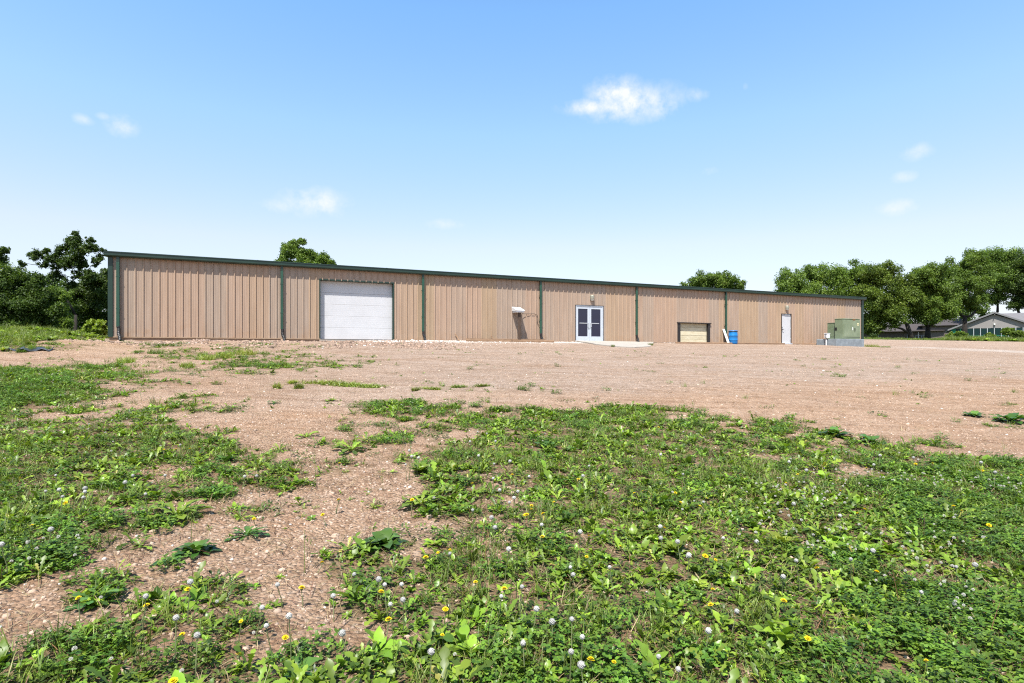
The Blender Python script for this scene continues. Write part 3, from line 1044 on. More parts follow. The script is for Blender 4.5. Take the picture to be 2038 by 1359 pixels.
# ------------------------------------------------------------------ buildings beyond the lot
M['shingle'] = plain('grey_roof_shingles', (.15, .145, .15), .9, var=.2, scale=4, stretch=(1, 1, 6), bump=.3)
M['siding_grey'] = plain('grey_vertical_siding', (.27, .25, .235), .8, var=.1, scale=2, stretch=(6, 6, .4))
M['soffit'] = plain('grey_soffit', (.20, .20, .20), .8, var=.1)
M['teal'] = plain('green_painted_post', (.015, .20, .115), .45, var=.15)
M['grey_post'] = plain('grey_mullion', (.38, .42, .42), .5, var=.1)
M['house_glass'] = plain('dark_window_glass', (.008, .030, .030), .25, 0, .2, var=.2)
M['brown'] = plain('dark_brown_board', (.06, .044, .038), .85, var=.25, scale=2, stretch=(1, 1, 10))
M['brown_roof'] = plain('brown_roof_shingles', (.060, .050, .048), .9, var=.2, scale=3, stretch=(1, 1, 6), bump=.3)
M['block'] = plain('weathered_brown_brick', (.15, .115, .105), .9, var=.3, scale=1.4, stretch=(.6, 1, 6), bump=.3)
M['stone'] = plain('pale_stone_base', (.42, .38, .33), .9, var=.2, scale=2)


def pxm(px, py, d):
    return Vector(((px - CX) / F * d, d, EYE + (HY - py) / F * d))


def view_frame(name, px, d, yaw=0.0):
    """Empty on the ground at that column and distance; local x to the right of the view, y away"""
    x, y = (px - CX) / F * d, d
    az = -math.atan2(x, y)
    return empty(name, (x, y, float(terrain(x, y))), az + yaw)


# gabled hall with glazed front
GD = 96.0
GH = view_frame('glazed_house', 1979, GD, math.radians(4))
tag(GH, 'low house with wide grey gable over a row of green framed windows', 'house')
sc = math.hypot((1979 - CX) / F * GD, GD) / F        # metres per photo pixel there
gz = GH.location.z
ez = (EYE + (HY - 652.5) / F * GD) - gz               # eaves over the ground
az_ = (EYE + (HY - 620.5) / F * GD) - gz              # apex
hw = 57 * sc
ww = 50 * sc
MB().add([(-ww, 0, ez), (ww, 0, ez), (0, 0, ez + (az_ - ez) * ww / hw - .1)], [(0, 1, 2)]).build('gable_wall', M['siding_grey'], GH)
ov = .38
for s in (-1, 1):
    mb = MB()
    e = Vector((s * hw, -ov, ez - .12)); a_ = Vector((0, -ov, az_))
    th = Vector((0, 0, -.16)); bk = Vector((0, 17, 0))
    mb.add([e, a_, a_ + bk, e + bk, e + th, a_ + th, a_ + th + bk, e + th + bk], [(0, 1, 2, 3), (7, 6, 5, 4), (0, 4, 5, 1), (3, 2, 6, 7), (0, 3, 7, 4)])
    mb.build('roof_slope', M['shingle'], GH)
    MB().add([e + Vector((0, -.03, .02)), a_ + Vector((0, -.03, .02)), a_ + Vector((0, -.03, -.24)), e + Vector((0, -.03, -.24))], [(0, 1, 2, 3)]).build('barge_board', M['soffit'], GH)
# side wing to the right with roof plane
mb = MB()
mb.add([(0, 3, az_ - .03), (26, 3, az_ - .25), (26, -2.0, ez + .25), (hw * .55, -.9, ez + (az_ - ez) * .42)], [(0, 1, 2, 3)])
MB().add([(0, 6, az_ + .02), (24, 6, az_ - .02), (24, 0.5, ez - .1), (hw * .9, .5, ez - .1)], [(0, 3, 2, 1)]).build('wing_roof', M['shingle'], GH)
MB().box(hw * .9, 24, 1.2, 1.35, -.3, ez - .15).build('wing_wall', M['siding_grey'], GH)
MB().box(-ww + .1, ww - .1, .4, .55, -.4, ez).build('back_of_porch', M['brown'], GH)
MB().box(-ww, ww, -.06, .12, -.4, .5).build('plinth', M['stone'], GH)
nb = 12
for i in range(nb + 1):
    x_ = -ww + .05 + (2 * ww - .1) * i / nb
    first = i == 0 or i == nb
    MB().box(x_ - (.30 if first else .055), x_ + (.30 if first else .055), -.10, .09, .5, ez).build('post', M['teal'] if i in (0, 1, nb - 1, nb) else M['grey_post'], GH)
    if i < nb:
        x2 = x_ + (2 * ww - .1) / nb
        MB().box(x_ + .1, x2 - .1, .0, .03, .5, ez - .05).build('window_pane', M['house_glass'], GH)
        MB().box(x_ + .09, x2 - .09, -.03, .04, .86, .94).build('window_rail', M['teal'], GH)
MB().box(-.1, .12, -.22, -.01, ez + .5, ez + .75).build('gable_lamp', M['lens'], GH)
MB().tube([(.0, -.05, az_ - .45), (.0, -.5, az_ - .5)], .06, 8).build('gable_bracket', M['soffit'], GH)

# brown house behind the trees
BD = 122.0
BH = view_frame('brown_house', 1815, BD, math.radians(-4))
tag(BH, 'low dark brown house with a glazed white door behind the trees', 'house')
sb = math.hypot((1815 - CX) / F * BD, BD) / F
bz = BH.location.z


def bx_(px): return (px - 1815) * sb


def bz_(py): return EYE + (HY - py) / F * BD - bz


we = bz_(659.5)
MB().box(bx_(1728), bx_(1853), 0, 8, -.6, we).build('wall', M['brown'], BH)
MB().box(bx_(1779), bx_(1812), -.12, -.001, -.6, bz_(673.5)).build('plinth', M['stone'], BH)
mb = MB()
l, r = bx_(1722), bx_(1858)
mb.add([(l, -.8, we), (r, -.8, we), (r, 8.8, we), (l, 8.8, we), (l + 3.4, 4, we + 1.75), (r, 4, we + 1.75),
        (l, -.8, we + .15), (r, -.8, we + .15), (r, 8.8, we + .15), (l, 8.8, we + .15)],
       [(6, 7, 5, 4), (9, 6, 4), (8, 9, 4, 5), (0, 1, 7, 6), (3, 0, 6, 9), (2, 3, 9, 8), (0, 3, 2, 1), (7, 8, 5)])
rf = mb.build('roof', M['brown_roof'], BH)
DRH = empty('door'); DRH.parent = BH
dl, dr, dt, db = bx_(1759), bx_(1768.5), bz_(662), bz_(677.5)
mb = MB(); fw = .17
mb.box(dl, dl + fw, -.10, -.002, db, dt); mb.box(dr - fw, dr, -.10, -.002, db, dt); mb.box(dl + fw, dr - fw, -.10, -.002, dt - fw, dt); mb.box(dl + fw, dr - fw, -.10, -.002, db, db + .2)
mb.build('door_frame', M['utility_white'], DRH)
MB().box(dl + fw, dr - fw, -.06, -.004, db + .2, dt - fw).build('pane', M['house_glass'], DRH)
MB().box(bx_(1744.5), bx_(1746), -.15, -.002, we - .55, we - .4).build('wall_lamp', M['lens'], BH)

# taller brick-clad wing at the right of it
BK = view_frame('brick_outbuilding', 1885, BD - 4, math.radians(-6))
tag(BK, 'weathered brown brick building between the trees and the gabled house', 'building')
kz = BK.location.z
ks = math.hypot((1885 - CX) / F * (BD - 4), BD - 4) / F


def kx(px): return (px - 1885) * ks


def kh(py): return EYE + (HY - py) / F * (BD - 4) - kz


MB().box(kx(1853), kx(1894), 0, 9, -.5, kh(647)).build('wall', M['block'], BK)
MB().box(kx(1894.5), kx(1897), -.1, .2, -.5, kh(649)).build('downpipe', M['grey_post'], BK)
MB().box(kx(1897), kx(1923), 1.5, 9, -.5, kh(655)).build('side_wall', M['block'], BK)
mb = MB()
l, r, e_ = kx(1846), kx(1900), kh(647.5)
mb.add([(l, -.7, e_), (r, -.7, e_), (r, 9.7, e_), (l, 9.7, e_), (l, 4.5, e_ + 1.5), (r, 4.5, e_ + 1.5)], [(0, 1, 5, 4), (2, 3, 4, 5), (0, 4, 3), (1, 2, 5), (3, 2, 1, 0)])
mb.build('roof', M['brown_roof'], BK)
MB().box(kx(1896), kx(1926), .9, 9.5, kh(655) + .001, kh(653.5)).build('side_roof', M['brown_roof'], BK)

# thin poles and rails between the trees
def pole(px, d, top_py, label, mat):
    x, y = (px - CX) / F * d, d
    z = float(terrain(x, y))
    h = EYE + (HY - top_py) / F * d - z
    o = MB().tube([(0, 0, -.3), (0, 0, h)], .06, 8).build('metal_pole', mat)
    o.location = (x, y, z)
    return tag(o, label, 'pole', 'thin poles between the trees')


pole(1806.5, 88, 661, 'thin pale pole left of the leaning tree trunk', M['grey_post'])
pole(1828, 86, 661, 'thin pale pole right of the leaning tree trunk', M['utility_white'])
RL = view_frame('pipe_rail', 1834, 88)
tag(RL, 'low pipe rail between the leaning trunk and the forked trunk', 'rail')
for x_ in (-.75, 0, .75):
    MB().tube([(x_, 0, -.2), (x_, 0, .62)], .035, 6).build('post', M['grey_post'], RL)
MB().tube([(-.8, 0, .62), (.8, 0, .62)], .035, 6).build('rail', M['grey_post'], RL)

# dark plastic sheet half buried on the earth heap at the left
q = at(58, 697)
mb = MB()
n_ = 10
vs, fs = [], []
for i in range(n_ + 1):
    for j in range(4):
        x_, y_ = -.55 + 1.1 * i / n_, (-.3 + .6 * j / 3) * (1 - .8 * abs(i - n_ / 2) / n_)
        vs.append((x_, y_ + .1 * math.sin(i), .04 + .05 * math.sin(i * 1.7 + j) + .02 * j))
for i in range(n_):
    for j in range(3):
        a_ = i * 4 + j
        fs.append((a_, a_ + 4, a_ + 5, a_ + 1))
o = MB().add(vs, fs).build('plastic_sheet', M['tarp'], smooth=True)
o.location = (q[0], q[1], q[2] - .03); o.rotation_euler = (0, 0, math.radians(20))
so = o.modifiers.new('thickness', 'SOLIDIFY'); so.thickness = .015
tag(o, 'crumpled dark plastic sheet half buried in the bare earth', 'plastic sheet')

# ------------------------------------------------------------------ foliage materials
def leaf_material(name, dark, light, tip=None, rough=.42, trans=.28, spec=.35, vary=1.0):
    m, nt, b = new_mat(name)
    N, K = nt.nodes.new, nt.links.new
    at_ = N('ShaderNodeAttribute'); at_.attribute_name = 'tint'
    rp = N('ShaderNodeValToRGB')
    dark = tuple(v * .66 for v in dark); light = tuple(v * .80 for v in light)
    tip = tuple(v * .85 for v in tip) if tip else None
    e = rp.color_ramp.elements
    e[0].position = 0; e[0].color = (*dark, 1)
    e[1].position = 1; e[1].color = (*light, 1)
    if tip:
        x = e.new(.93); x.color = (*light, 1)
        e[2].color = (*tip, 1)
    K(at_.outputs['Fac'], rp.inputs[0])
    c = rp.outputs[0]
    oi = N('ShaderNodeObjectInfo')
    hs = N('ShaderNodeHueSaturation')
    mr = N('ShaderNodeMapRange'); mr.inputs[3].default_value = 1 - .32 * vary; mr.inputs[4].default_value = 1 + .35 * vary; K(oi.outputs['Random'], mr.inputs[0])
    K(mr.outputs[0], hs.inputs['Value'])
    m2 = N('ShaderNodeMath'); m2.operation = 'MULTIPLY'; m2.inputs[1].default_value = 7.31; K(oi.outputs['Random'], m2.inputs[0])
    fr = N('ShaderNodeMath'); fr.operation = 'FRACT'; K(m2.outputs[0], fr.inputs[0])
    mh = N('ShaderNodeMapRange'); mh.inputs[3].default_value = .5 - .015 * vary; mh.inputs[4].default_value = .5 + .013 * vary; K(fr.outputs[0], mh.inputs[0])
    K(mh.outputs[0], hs.inputs['Hue'])
    K(c, hs.inputs['Color'])
    c = hs.outputs[0]
    K(c, b.inputs['Base Color'])
    b.inputs['Roughness'].default_value = rough
    b.inputs['Specular IOR Level'].default_value = spec
    tr = N('ShaderNodeBsdfTranslucent')
    br = N('ShaderNodeMix'); br.data_type = 'RGBA'; br.blend_type = 'MULTIPLY'; br.inputs[0].default_value = 1; br.inputs[7].default_value = (1.25, 1.35, .55, 1)
    K(c, br.inputs[6]); K(br.outputs[2], tr.inputs['Color'])
    mx = N('ShaderNodeMixShader'); mx.inputs[0].default_value = trans
    K(b.outputs[0], mx.inputs[1]); K(tr.outputs[0], mx.inputs[2])
    K(mx.outputs[0], nt.nodes['Material Output'].inputs['Surface'])
    return m


M['leaf_clover'] = leaf_material('clover_leaf', (.048, .108, .012), (.165, .285, .032))
M['leaf_dandelion'] = leaf_material('dandelion_leaf', (.060, .115, .014), (.255, .37, .040), (.36, .31, .07))
M['leaf_plantain'] = leaf_material('plantain_leaf', (.085, .165, .018), (.28, .44, .040), rough=.36)
M['leaf_dock'] = leaf_material('dark_broad_leaf', (.035, .095, .016), (.11, .225, .038), rough=.34, spec=.45)
M['leaf_grass'] = leaf_material('grass_blade', (.08, .13, .02), (.22, .29, .05), (.32, .27, .12))
M['leaf_lime'] = leaf_material('young_grass_blade', (.14, .20, .02), (.30, .36, .05), (.38, .36, .12))
M['leaf_mat'] = leaf_material('small_dark_leaf', (.040, .075, .014), (.14, .20, .036))
M['straw'] = leaf_material('dry_straw', (.22, .15, .07), (.46, .36, .20), trans=.15)
M['dark_straw'] = leaf_material('brown_dead_stem', (.07, .035, .02), (.20, .10, .05), trans=.1)
M['stem'] = plain('flower_stem', (.15, .17, .07), .5, var=.3)
M['seed'] = plain('dandelion_fluff', (.48, .47, .44), .9, var=.1, spec=.05, obj_var=.2)
M['seed_core'] = plain('dandelion_core', (.22, .19, .13), .9, var=.2)
M['yellow'] = plain('dandelion_yellow', (.80, .60, .015), .6, var=.15, spec=.1)
M['clover_white'] = plain('clover_flower', (.50, .48, .42), .8, var=.15, spec=.1)
M['stone_pink'] = plain('pinkish_pebble', (.39, .28, .205), .9, var=.25, scale=8, bump=.2, obj_var=.35)
M['stone_pale'] = plain('pale_limestone', (.58, .53, .48), .9, var=.2, scale=6, bump=.2, obj_var=.2)
M['bark'] = plain('tree_bark', (.024, .019, .015), .95, var=.4, scale=3, stretch=(4, 4, .6), bump=.8, bump_scale=6)


class Leaves:
    """grows strips of leaf quads into one array mesh"""
    def __init__(self):
        self.v, self.f, self.t, self.n = [], [], [], 0

    def strip(self, base, yaw, pitch, length, widths, bend=0.6, fold=.18, tint=.5, roll=0.0, wav=0.0):
        """leaf blade with centre rib: widths along its length"""
        n = len(widths) - 1
        p = np.array(base, float)
        cy, sy = math.cos(yaw), math.sin(yaw)
        side = np.array((-sy, cy, 0.0))
        pts = []
        seg = length / n
        pit = pitch
        for i, w in enumerate(widths):
            d = np.array((cy * math.cos(pit), sy * math.cos(pit), math.sin(pit)))
            up = np.array((-cy * math.sin(pit), -sy * math.sin(pit), math.cos(pit)))
            s2 = side * math.cos(roll) + up * math.sin(roll)
            wob = wav * math.sin(i * 2.1 + yaw * 3) * w
            l = p + s2 * w * .5 + up * (fold * w + wob)
            r = p - s2 * w * .5 + up * (fold * w - wob)
            pts.append((l, p.copy(), r))
            p = p + d * seg
            pit -= bend / n
        k = self.n
        for l, c, r in pts:
            self.v += [l, c, r]
        for i in range(n):
            a = k + 3 * i
            self.f += [(a, a + 1, a + 4, a + 3), (a + 1, a + 2, a + 5, a + 4)]
        self.t += [tint] * (3 * (n + 1))
        self.n += 3 * (n + 1)

    def quad(self, a, b, c, d, tint=.5):
        k = self.n
        self.v += [np.array(q, float) for q in (a, b, c, d)]
        self.f.append((k, k + 1, k + 2, k + 3))
        self.t += [tint] * 4
        self.n += 4

    def mesh(self, name, mat, smooth=True):
        return np_mesh(name, np.array(self.v), np.array(self.f), mat, smooth, dict(tint=self.t))


R = random.Random(11)
PLANTAIN_W = [.10, .16, .55, .92, 1.0, .80, .42, .03]
DOCK_W = [.10, .45, .85, 1.0, .92, .72, .42, .04]
DANDE_W = [.10, .16, .42, .22, .62, .30, .85, .45, 1.0, .72, .05]
GRASS_W = [1.0, .9, .6, .05]


def rosette_leaf(kind, length, tint, pitch, bend):
    L = Leaves()
    ws, wid, fold = {'plantain': (PLANTAIN_W, .42, .10), 'dock': (DOCK_W, .46, .08), 'dandelion': (DANDE_W, .26, .10)}[kind]
    L.strip((0, 0, 0), 0, pitch, length, [w * wid * length for w in ws], bend, fold, tint, wav=.10)
    return L


def proto_rosette(name, kind, mat, nleaf, lmin, lmax, pmin, pmax, seed):
    r = random.Random(seed)
    L = Leaves()
    ws, wid, fold = {'plantain': (PLANTAIN_W, .42, .10), 'dock': (DOCK_W, .46, .08), 'dandelion': (DANDE_W, .26, .10)}[kind]
    for i in range(nleaf):
        yaw = i * 2.399 + r.uniform(-.3, .3)
        ln = r.uniform(lmin, lmax)
        L.strip((0, 0, .005), yaw, math.radians(r.uniform(pmin, pmax)), ln, [w * wid * ln for w in ws], r.uniform(.5, 1.3), fold, r.random(), r.uniform(-.35, .35), .12)
    return L.mesh(name, mat)


def proto_clover(name, seed, nleaf=40, rad=.10, hmin=.015, hmax=.075):
    r = random.Random(seed)
    L = Leaves()
    for i in range(nleaf):
        a, d = r.uniform(0, 6.283), rad * math.sqrt(r.random())
        c = np.array((d * math.cos(a), d * math.sin(a), r.uniform(hmin, hmax)))
        s = r.uniform(.0055, .0105)
        tilt = r.uniform(-.7, .7); y0 = r.uniform(0, 6.283); t = r.random()
        for k in range(3):
            yaw = y0 + k * 2.094
            L.strip(c, yaw, tilt * math.cos(yaw - y0) + r.uniform(-.2, .4), s * 1.9, [s * .3, s * 1.7, s * 1.1], .2, .14, t)
        b = c * np.array((.7, .7, 0))
        L.quad(b, b + (.0014, 0, 0), c + (.0014, 0, 0), c, .8)
    return L.mesh(name, M['leaf_clover'])


def proto_grass(name, mat, seed, nb=26, rad=.05, hmin=.06, hmax=.16, w=.0042, lean=.7):
    r = random.Random(seed)
    L = Leaves()
    for i in range(nb):
        a, d = r.uniform(0, 6.283), rad * math.sqrt(r.random())
        h = r.uniform(hmin, hmax)
        L.strip((d * math.cos(a), d * math.sin(a), 0), r.uniform(0, 6.283), math.radians(r.uniform(45, 88)), h, [q * w for q in GRASS_W], r.uniform(.2, 1.6) * lean, .15, r.random())
    return L.mesh(name, mat)


def proto_mat(name, seed, n=46, rad=.12):
    """low sprawling weed with many small pointed leaves"""
    r = random.Random(seed)
    L = Leaves()
    for i in range(n):
        a, d = r.uniform(0, 6.283), rad * math.sqrt(r.random())
        ln = r.uniform(.02, .045)
        L.strip((d * math.cos(a), d * math.sin(a), r.uniform(.004, .05) * (1 - d / rad * .6)), a + r.uniform(-1, 1), r.uniform(-.1, .8), ln, [q * ln * .42 for q in (.15, .9, .85, .05)], .5, .1, r.random())
    return L.mesh(name, M['leaf_mat'])


def proto_litter(name, mat, seed, n=9, rad=.12):
    r = random.Random(seed)
    L = Leaves()
    for i in range(n):
        a, d = r.uniform(0, 6.283), rad * math.sqrt(r.random())
        L.strip((d * math.cos(a), d * math.sin(a), r.uniform(.002, .012)), r.uniform(0, 6.283), r.uniform(-.05, .5), r.uniform(.03, .12), [.0025, .003, .002], .3, .1, r.random())
    return L.mesh(name, mat)


def proto_stalk(name, mat, seed, h=.28):
    r = random.Random(seed)
    L = Leaves()
    for k in range(r.randint(1, 3)):
        y = r.uniform(0, 6.283)
        hh = h * r.uniform(.6, 1.1)
        L.strip((r.uniform(-.02, .02), r.uniform(-.02, .02), 0), y, math.radians(r.uniform(72, 88)), hh, [.004, .0035, .003, .002], .2, .3, r.random())
        for j in range(10):
            f = r.uniform(.55, 1.0) * hh
            L.strip((math.cos(y) * .08 * f, math.sin(y) * .08 * f, f * .97), r.uniform(0, 6.283), r.uniform(.2, 1.2), r.uniform(.008, .02), [.003, .006, .002], .2, .1, r.random())
    return L.mesh(name, mat)


def proto_stone(name, mat, seed):
    r = np.random.default_rng(seed)
    ph = (1 + 5 ** .5) / 2
    v = np.array([(-1, ph, 0), (1, ph, 0), (-1, -ph, 0), (1, -ph, 0), (0, -1, ph), (0, 1, ph), (0, -1, -ph), (0, 1, -ph), (ph, 0, -1), (ph, 0, 1), (-ph, 0, -1), (-ph, 0, 1)]) / 1.9
    f = np.array([(0, 11, 5), (0, 5, 1), (0, 1, 7), (0, 7, 10), (0, 10, 11), (1, 5, 9), (5, 11, 4), (11, 10, 2), (10, 7, 6), (7, 1, 8), (3, 9, 4), (3, 4, 2), (3, 2, 6), (3, 6, 8), (3, 8, 9), (4, 9, 5), (2, 4, 11), (6, 2, 10), (8, 6, 7), (9, 8, 1)])
    v = v * r.uniform(.7, 1.25, (12, 1)) * np.array((1.0, r.uniform(.65, 1), r.uniform(.4, .75)))
    return np_mesh(name, v, f, mat, False)


# ------------------------------------------------------------------ scatter by instancing on points
def scatter(name, label, cat, protos, pts, yaw, scale, idx, tilt=.12, kind='stuff'):
    pts = np.asarray(pts, np.float32)
    n = len(pts)
    me = bpy.data.meshes.new(name)
    me.vertices.add(n); me.vertices.foreach_set('co', pts.ravel())
    rot = np.stack([rng.normal(0, tilt, n), rng.normal(0, tilt, n), yaw], -1).astype(np.float32)
    a = me.attributes.new('turn', 'FLOAT_VECTOR', 'POINT'); a.data.foreach_set('vector', rot.ravel())
    a = me.attributes.new('size', 'FLOAT', 'POINT'); a.data.foreach_set('value', np.asarray(scale, np.float32))
    a = me.attributes.new('which', 'INT', 'POINT'); a.data.foreach_set('value', np.asarray(idx, np.int32))
    me.update()
    o = bpy.data.objects.new(name, me)
    col.objects.link(o)
    pc = bpy.data.collections.new(name + '_kinds')
    for i, pm in enumerate(protos):
        po = bpy.data.objects.new('%s_kind_%03d' % (name, i), pm)
        pc.objects.link(po)
    ng = bpy.data.node_groups.new(name + '_scatter', 'GeometryNodeTree')
    ng.interface.new_socket('Geometry', in_out='INPUT', socket_type='NodeSocketGeometry')
    ng.interface.new_socket('Geometry', in_out='OUTPUT', socket_type='NodeSocketGeometry')
    N, K = ng.nodes.new, ng.links.new
    gi, go = N('NodeGroupInput'), N('NodeGroupOutput')
    ci = N('GeometryNodeCollectionInfo'); ci.inputs['Collection'].default_value = pc
    ci.inputs['Separate Children'].default_value = True; ci.inputs['Reset Children'].default_value = True
    ip = N('GeometryNodeInstanceOnPoints'); ip.inputs['Pick Instance'].default_value = True

    def attr(nm, ty):
        q = N('GeometryNodeInputNamedAttribute'); q.data_type = ty; q.inputs['Name'].default_value = nm
        return q.outputs['Attribute']
    er = N('FunctionNodeEulerToRotation')
    K(attr('turn', 'FLOAT_VECTOR'), er.inputs[0])
    K(gi.outputs[0], ip.inputs['Points']); K(ci.outputs[0], ip.inputs['Instance'])
    K(attr('which', 'INT'), ip.inputs['Instance Index'])
    K(er.outputs[0], ip.inputs['Rotation'])
    K(attr('size', 'FLOAT'), ip.inputs['Scale'])
    K(ip.outputs[0], go.inputs[0])
    md = o.modifiers.new('scatter', 'NODES'); md.node_group = ng
    return tag(o, label, cat, kind=kind)


def candidates(d0, d1, per_m2, margin=1.6):
    """uniform points on the ground over the wedge in front of the camera"""
    area_x = d1 * (CX / F) + margin
    n = int(per_m2 * 2 * area_x * (d1 - d0))
    x = rng.uniform(-area_x, area_x, n); y = rng.uniform(d0, d1, n)
    keep = np.abs(x) < y * (CX / F) + margin
    return x[keep], y[keep]


def layered(bands, want):
    xs_, ys_ = [], []
    for d0, d1, dens in bands:
        x, y = candidates(d0, d1, dens)
        w = want(x, y)
        k = rng.random(len(x)) < w
        xs_.append(x[k]); ys_.append(y[k])
    return np.concatenate(xs_), np.concatenate(ys_)


def pix(x, y):
    return project(x, np.maximum(y, 1.2), terrain(x, y))


def clover_w(x, y):
    """where clover takes over"""
    px, py = pix(x, y)
    n = fbm(x * .8, y * .8, 71, 3)
    w = .78 * sstep(.55, .70, n + .085 * sstep(1400, 1650, px) * sstep(930, 1000, py) + .15 * sstep(300, 120, px) * sstep(960, 1040, py) * sstep(1210, 1160, py) - .05)
    return w


def place(x, y, sink=.0):
    return np.stack([x, y, terrain(x, y) - sink], -1)


BANDS = lambda k: [(2.0, 6.0, 1.0 * k), (6.0, 11.0, .8 * k), (11.0, 18.0, .5 * k), (18.0, 27.0, .3 * k)]

# clover
x, y = layered(BANDS(120), lambda x, y: growth(x, y) * (.07 + .80 * clover_w(x, y)))
pr = [proto_clover('clover_tuft', 100 + i) for i in range(5)]
scatter('clover', 'dark green clover spreading between the weeds', 'clover', pr, place(x, y, .005), rng.uniform(0, 6.28, len(x)), rng.uniform(.75, 1.3, len(x)), rng.integers(0, 5, len(x)))
print('clover', len(x))

# leafy weeds: dandelion and plantain rosettes too many to count
def weed_w(x, y):
    c = cover(x, y)
    n = fbm(x * 2.6, y * 2.6, 121, 3)
    stray = .16 * sstep(.58, .70, n) * sstep(.04, .16, c)
    return np.clip(growth(x, y) * (1 - .62 * clover_w(x, y)) * (.45 + .55 * sstep(.3, .6, fbm(x * 1.9, y * 1.9, 123, 3))) + stray, 0, 1)


x, y = layered(BANDS(220), weed_w)
pr = [proto_rosette('dandelion_rosette', 'dandelion', M['leaf_dandelion'], 9, .07, .17, 18, 78, 200 + i) for i in range(4)]
pr += [proto_rosette('plantain_rosette', 'plantain', M['leaf_plantain'], 7, .07, .14, 25, 75, 220 + i) for i in range(3)]
pr += [proto_rosette('dock_rosette', 'dock', M['leaf_dandelion'], 8, .06, .12, 22, 75, 240 + i) for i in range(2)]
ii = rng.choice(9, len(x), p=[.11, .11, .11, .11, .11, .11, .11, .115, .115])
scatter('weeds', 'leafy green dandelion and plantain weeds covering the slope', 'weeds', pr, place(x, y, .004), rng.uniform(0, 6.28, len(x)), rng.lognormal(-.60, .30, len(x)) * (.6 + .4 * growth(x, y)) * (.8 + .5 * fbm(x * 1.4, y * 1.4, 127, 2)), ii)
print('weeds', len(x))

# low dark creeping weed and small seedlings, also out on the bare soil
def creep_w(x, y):
    g = growth(x, y)
    c = cover(x, y)
    n = fbm(x * 1.7, y * 1.7, 81, 3)
    return np.clip(.55 * g + .55 * sstep(.60, .72, n) * sstep(.05, .25, c), 0, 1)


x, y = layered(BANDS(44), creep_w)
pr = [proto_mat('creeping_weed', 300 + i) for i in range(4)]
scatter('creeping_weed', 'low dark creeping weed with tiny leaves on the bare soil', 'weed', pr, place(x, y, .004), rng.uniform(0, 6.28, len(x)), rng.uniform(.6, 1.2, len(x)), rng.integers(0, 4, len(x)))
print('creep', len(x))

# grass among the weeds
def grass_w(x, y):
    c = cover(x, y)
    n = fbm(x * 1.1, y * 1.1, 91, 3)
    return np.clip(.75 * growth(x, y) * sstep(.38, .6, n) + .22 * sstep(.1, .4, c) * sstep(.5, .66, n), 0, 1)


x, y = layered(BANDS(60), grass_w)
pr = [proto_grass('grass_tuft', M['leaf_grass'], 400 + i, 24, .05, .05, .14) for i in range(4)] + [proto_grass('dry_tuft', M['straw'], 420, 12, .05, .04, .11)]
scatter('grass', 'thin green grass growing between the weeds', 'grass', pr, place(x, y, .004), rng.uniform(0, 6.28, len(x)), rng.uniform(.6, 1.3, len(x)), rng.choice(5, len(x), p=[.22, .22, .22, .22, .12]))
print('grass', len(x))

# dead bits lying on the soil, seed stalks
x, y = layered([(2, 7, 85), (7, 14, 34)], lambda x, y: .25 + .6 * sstep(.05, .4, cover(x, y)))
pr = [proto_litter('dead_stems', M['straw'], 500 + i) for i in range(3)] + [proto_litter('dead_stems_brown', M['dark_straw'], 510 + i) for i in range(2)]
scatter('plant_litter', 'dry straw and dead stems scattered on the soil', 'litter', pr, place(x, y), rng.uniform(0, 6.28, len(x)), rng.uniform(.7, 1.3, len(x)), rng.integers(0, 5, len(x)))
x, y = layered([(2, 7, 5), (7, 18, 1.5)], lambda x, y: sstep(.05, .5, cover(x, y)))
pr = [proto_stalk('seed_stalk', M['dark_straw'], 520 + i, .2) for i in range(3)] + [proto_stalk('green_stalk', M['leaf_grass'], 530 + i, .24) for i in range(2)]
scatter('seed_stalks', 'thin upright plantain and dock seed stalks', 'stalks', pr, place(x, y, .003), rng.uniform(0, 6.28, len(x)), rng.uniform(.6, 1.2, len(x)), rng.integers(0, 5, len(x)))

# pebbles on the bare soil, rubble and white stone by the wall
def bare(x, y): return 1 - .75 * growth(x, y)


x, y = layered([(2.0, 6, 420), (6, 10, 150), (10, 16, 40)], bare)
sz = rng.lognormal(-4.8, .5, len(x))
x2, y2 = layered([(9, 30, 9.0)], lambda x, y: bare(x, y) * sstep(-.5, .5, wall_coords(x, y)[1]) * (.35 + .65 * sstep(.5, .68, fbm(x * .4, y * .4, 95, 3))))
s2_ = rng.lognormal(-4.1, .4, len(x2))
x = np.concatenate([x, x2]); y = np.concatenate([y, y2]); sz = np.concatenate([sz, s2_])
pr = [proto_stone('pebble', M['stone_pink'], 600 + i) for i in range(5)] + [proto_stone('pale_pebble', M['stone_pale'], 610)]
scatter('pebbles', 'small pinkish pebbles and clods lying on the soil', 'pebbles', pr, place(x, y), rng.uniform(0, 6.28, len(x)), sz, rng.choice(6, len(x), p=[.19] * 5 + [.05]), .3)
print('pebbles', len(x))


def rubble_w(x, y):
    t, p = wall_coords(x, y)
    n = fbm(x * .7, y * .7, 97, 3)
    return sstep(.28, .52, n + .10 * sstep(3.0, 0, p)) * sstep(8.0, 3.0, p) * sstep(-.05, .1, p) * sstep(-.8, .5, t) * sstep(16, 10, t)


